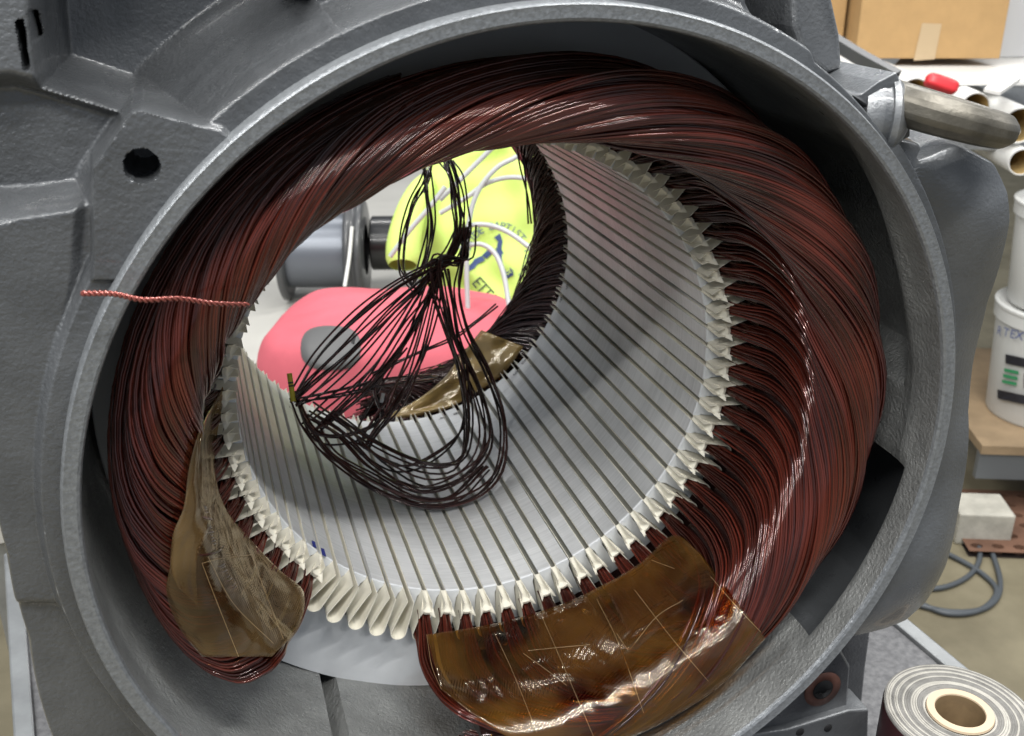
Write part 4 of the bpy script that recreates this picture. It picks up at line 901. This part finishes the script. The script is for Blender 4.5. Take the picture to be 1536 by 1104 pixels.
# buckets
def bucket(c_, z0, lab, flip=False, logo=True, h=1.45, R=0.80):
    t_ = thing('bucket', lab, 'bucket', (c_[0], c_[1], z0), 'white plastic buckets on the rack')
    pw = M['bucket']
    V, F = lathe([(0.001, 0), (R*0.86, 0), (R*0.88, 0.03), (R*0.985, h*0.86), (R*0.985, h*0.87)], 64, (c_[0], c_[1], z0)); link('bucket_wall', mesh('bucket_wall', V, F, pw), t_)
    V, F = lathe([(R*0.985, h*0.86), (R*1.03, h*0.865), (R*1.035, h*0.97), (R*1.05, h*0.98), (R*1.05, h), (R*1.0, h*1.01), (R*0.9, h*0.985), (0.001, h*0.985)], 64, (c_[0], c_[1], z0)); o = link('lid', mesh('lid', V, F, pw), t_); sharp(o)
    return t_
M['bucket'] = mat('off_white_bucket_plastic', (0.56, 0.56, 0.54), 0.45, 0, 0, 0.4, 0.04, 6)
bk1 = bucket(bb, LZ, 'white plastic bucket with green and black label standing on the wood board', h=1.55)
bk2 = bucket(bb, LZ+1.56, 'plain white bucket stacked on top of the labelled bucket', h=1.35)
def bucket_patch(pxs, m, name, R, lift=0.006, parent=bk1, z0=LZ):
    # a label patch bent round the bucket
    out = []
    for (a, b) in pxs:
        v_ = ray(a, b); ox, oy = CAM[0]-bb[0], CAM[1]-bb[1]; A2 = v_[0]**2+v_[1]**2; B2 = 2*(ox*v_[0]+oy*v_[1]); C2 = ox*ox+oy*oy-(R+lift)**2; dsc = B2*B2-4*A2*C2
        if dsc < 0: return
        out.append(CAM+v_*((-B2-math.sqrt(dsc))/(2*A2)))
    return link(name, mesh(name, out, [tuple(range(len(out)))], m, False), parent)
M['green'] = mat('green_print', (0.03, 0.22, 0.09), 0.5); M['bluep'] = mat('blue_print', (0.05, 0.075, 0.22), 0.5)
def bar(x0, x1, y0, y1, sl_, m, nm_, R=0.775):
    xs = np.linspace(x0, x1, 8); top = [(x, y0+sl_*(x-x0)) for x in xs]; bot = [(x, y1+sl_*(x-x0)) for x in xs[::-1]]; bucket_patch(top+bot, m, nm_, R)
bar(1508, 1560, 531, 545, .22, M['ink'], 'label_band'); bar(1496, 1560, 584, 598, .22, M['ink'], 'label_band')
for k_ in range(3): bar(1506-1.5*k_, 1528-1.5*k_, 552+8.5*k_, 557+8.5*k_, .22, M['green'], 'label_stripe')
bar(1536, 1540, 560, 582, .2, M['ink'], 'label_letter')
def ring_text(s, px0, py0, step, sl_, size, m, R):
    for i, ch in enumerate(s):
        a, b = px0+step*i, py0+sl_*step*i; v_ = ray(a, b); ox, oy = CAM[0]-bb[0], CAM[1]-bb[1]; A2 = v_[0]**2+v_[1]**2; B2 = 2*(ox*v_[0]+oy*v_[1]); C2 = ox*ox+oy*oy-(R+.008)**2; dsc = B2*B2-4*A2*C2
        if dsc < 0: continue
        h = CAM+v_*((-B2-math.sqrt(dsc))/(2*A2)); n2_ = nrm([h[0]-bb[0], h[1]-bb[1], 0]); ex = np.array([-n2_[1], n2_[0], 0]); 
        put_mesh('lid_letter', text_mesh(ch, size*S, m, 'lid_letter'), bk1, h, ex, np.array([0, 0, 1.0]), n2_)
ring_text('RTEX', 1499, 497, 10, .22, 0.17, M['bluep'], 0.835)
# floor: block, mat, cable loops, blue cable
bl = at_z(1462, 800, FZ); V, F = box([bl[0], bl[1], FZ+0.22], (0.34, 0.28, 0.22), Rk); o = link('concrete_block', mesh('concrete_block', V, F, mat('pale_concrete', (0.46, 0.44, 0.38), 0.8, 0, 0, 0.2, 0.15, 20, 0.4, 120, 0.003), False)); bevel(o, 0.02)
tag(o, 'pale concrete block on the floor below the rack', 'block')
mc = at_z(1545, 790, FZ); mt = thing('rubber_mat', 'brown rubber mat with oval holes on the floor at right edge', 'mat', (mc[0], mc[1], FZ))
nx, ny = 8, 6; Vm = []; Fm = []; cs = 0.26
for i in range(nx):
    for j in range(ny):
        cx_, cy_ = (i-nx/2+.5)*cs, (j-ny/2+.5)*cs; b0_ = len(Vm); o8 = [(-.5, -.5), (0, -.5), (.5, -.5), (.5, 0), (.5, .5), (0, .5), (-.5, .5), (-.5, 0)]
        for zt in (0.09,):
            for a, b in o8: Vm.append((cx_+a*cs, cy_+b*cs, zt))
            for a, b in o8: L_ = math.hypot(a, b); Vm.append((cx_+a/L_*cs*.30, cy_+b/L_*cs*.22, zt))
            for a, b in o8: L_ = math.hypot(a, b); Vm.append((cx_+a/L_*cs*.28, cy_+b/L_*cs*.20, 0.002))
        for k_ in range(8):
            n_2 = (k_+1) % 8; Fm.append((b0_+k_, b0_+n_2, b0_+8+n_2, b0_+8+k_)); Fm.append((b0_+8+k_, b0_+8+n_2, b0_+16+n_2, b0_+16+k_))
Vm = np.array(Vm)@Rk.T+[mc[0], mc[1], FZ]; link('mat_sheet', mesh('mat_sheet', Vm, Fm, mat('brown_rubber', (0.16, 0.085, 0.055), 0.7, 0, 0, 0.3, 0.2, 15), False), mt)
mb = box((mc[0], mc[1], FZ+0.0035), (nx*cs/2-.01, ny*cs/2-.01, 0.003), Rk); link('mat_back', mesh('mat_back', mb[0], mb[1], mat('mat_dark', (0.02, 0.012, 0.01), 0.9), False), mt)
for lab, pts_ in (('grey cable looping widely on the concrete floor at right', [(1425, 720), (1462, 770), (1492, 840), (1500, 885), (1478, 912), (1430, 918), (1380, 908), (1330, 890)]), ('grey cable making the smaller inner loop on the concrete floor', [(1420, 735), (1455, 790), (1470, 830), (1455, 862), (1410, 882), (1350, 880)]), ('grey cable crossing the loops on the concrete floor', [(1360, 805), (1430, 835), (1475, 862), (1495, 888), (1470, 915), (1420, 920), (1370, 900)])):
    V, F = tubes(spline([at_z(a, b, FZ+0.04) for a, b in pts_], 60), 0.032, 8); tag(link('floor_cable', mesh('floor_cable', V, F, mat('dark_grey_cable', (0.075, 0.085, 0.095), 0.45))), lab, 'cable', 'cables on the floor')
V, F = tubes(spline([at_z(a, b, FZ+0.04) for a, b in ((-40, 840), (0, 880), (20, 912), (45, 935))], 24), 0.035, 8); tag(link('blue_cable', mesh('blue_cable', V, F, mat('navy_cable', (0.02, 0.03, 0.12), 0.4))), 'dark blue cable on the floor left of the cart', 'cable')


sc.render.engine = 'CYCLES'
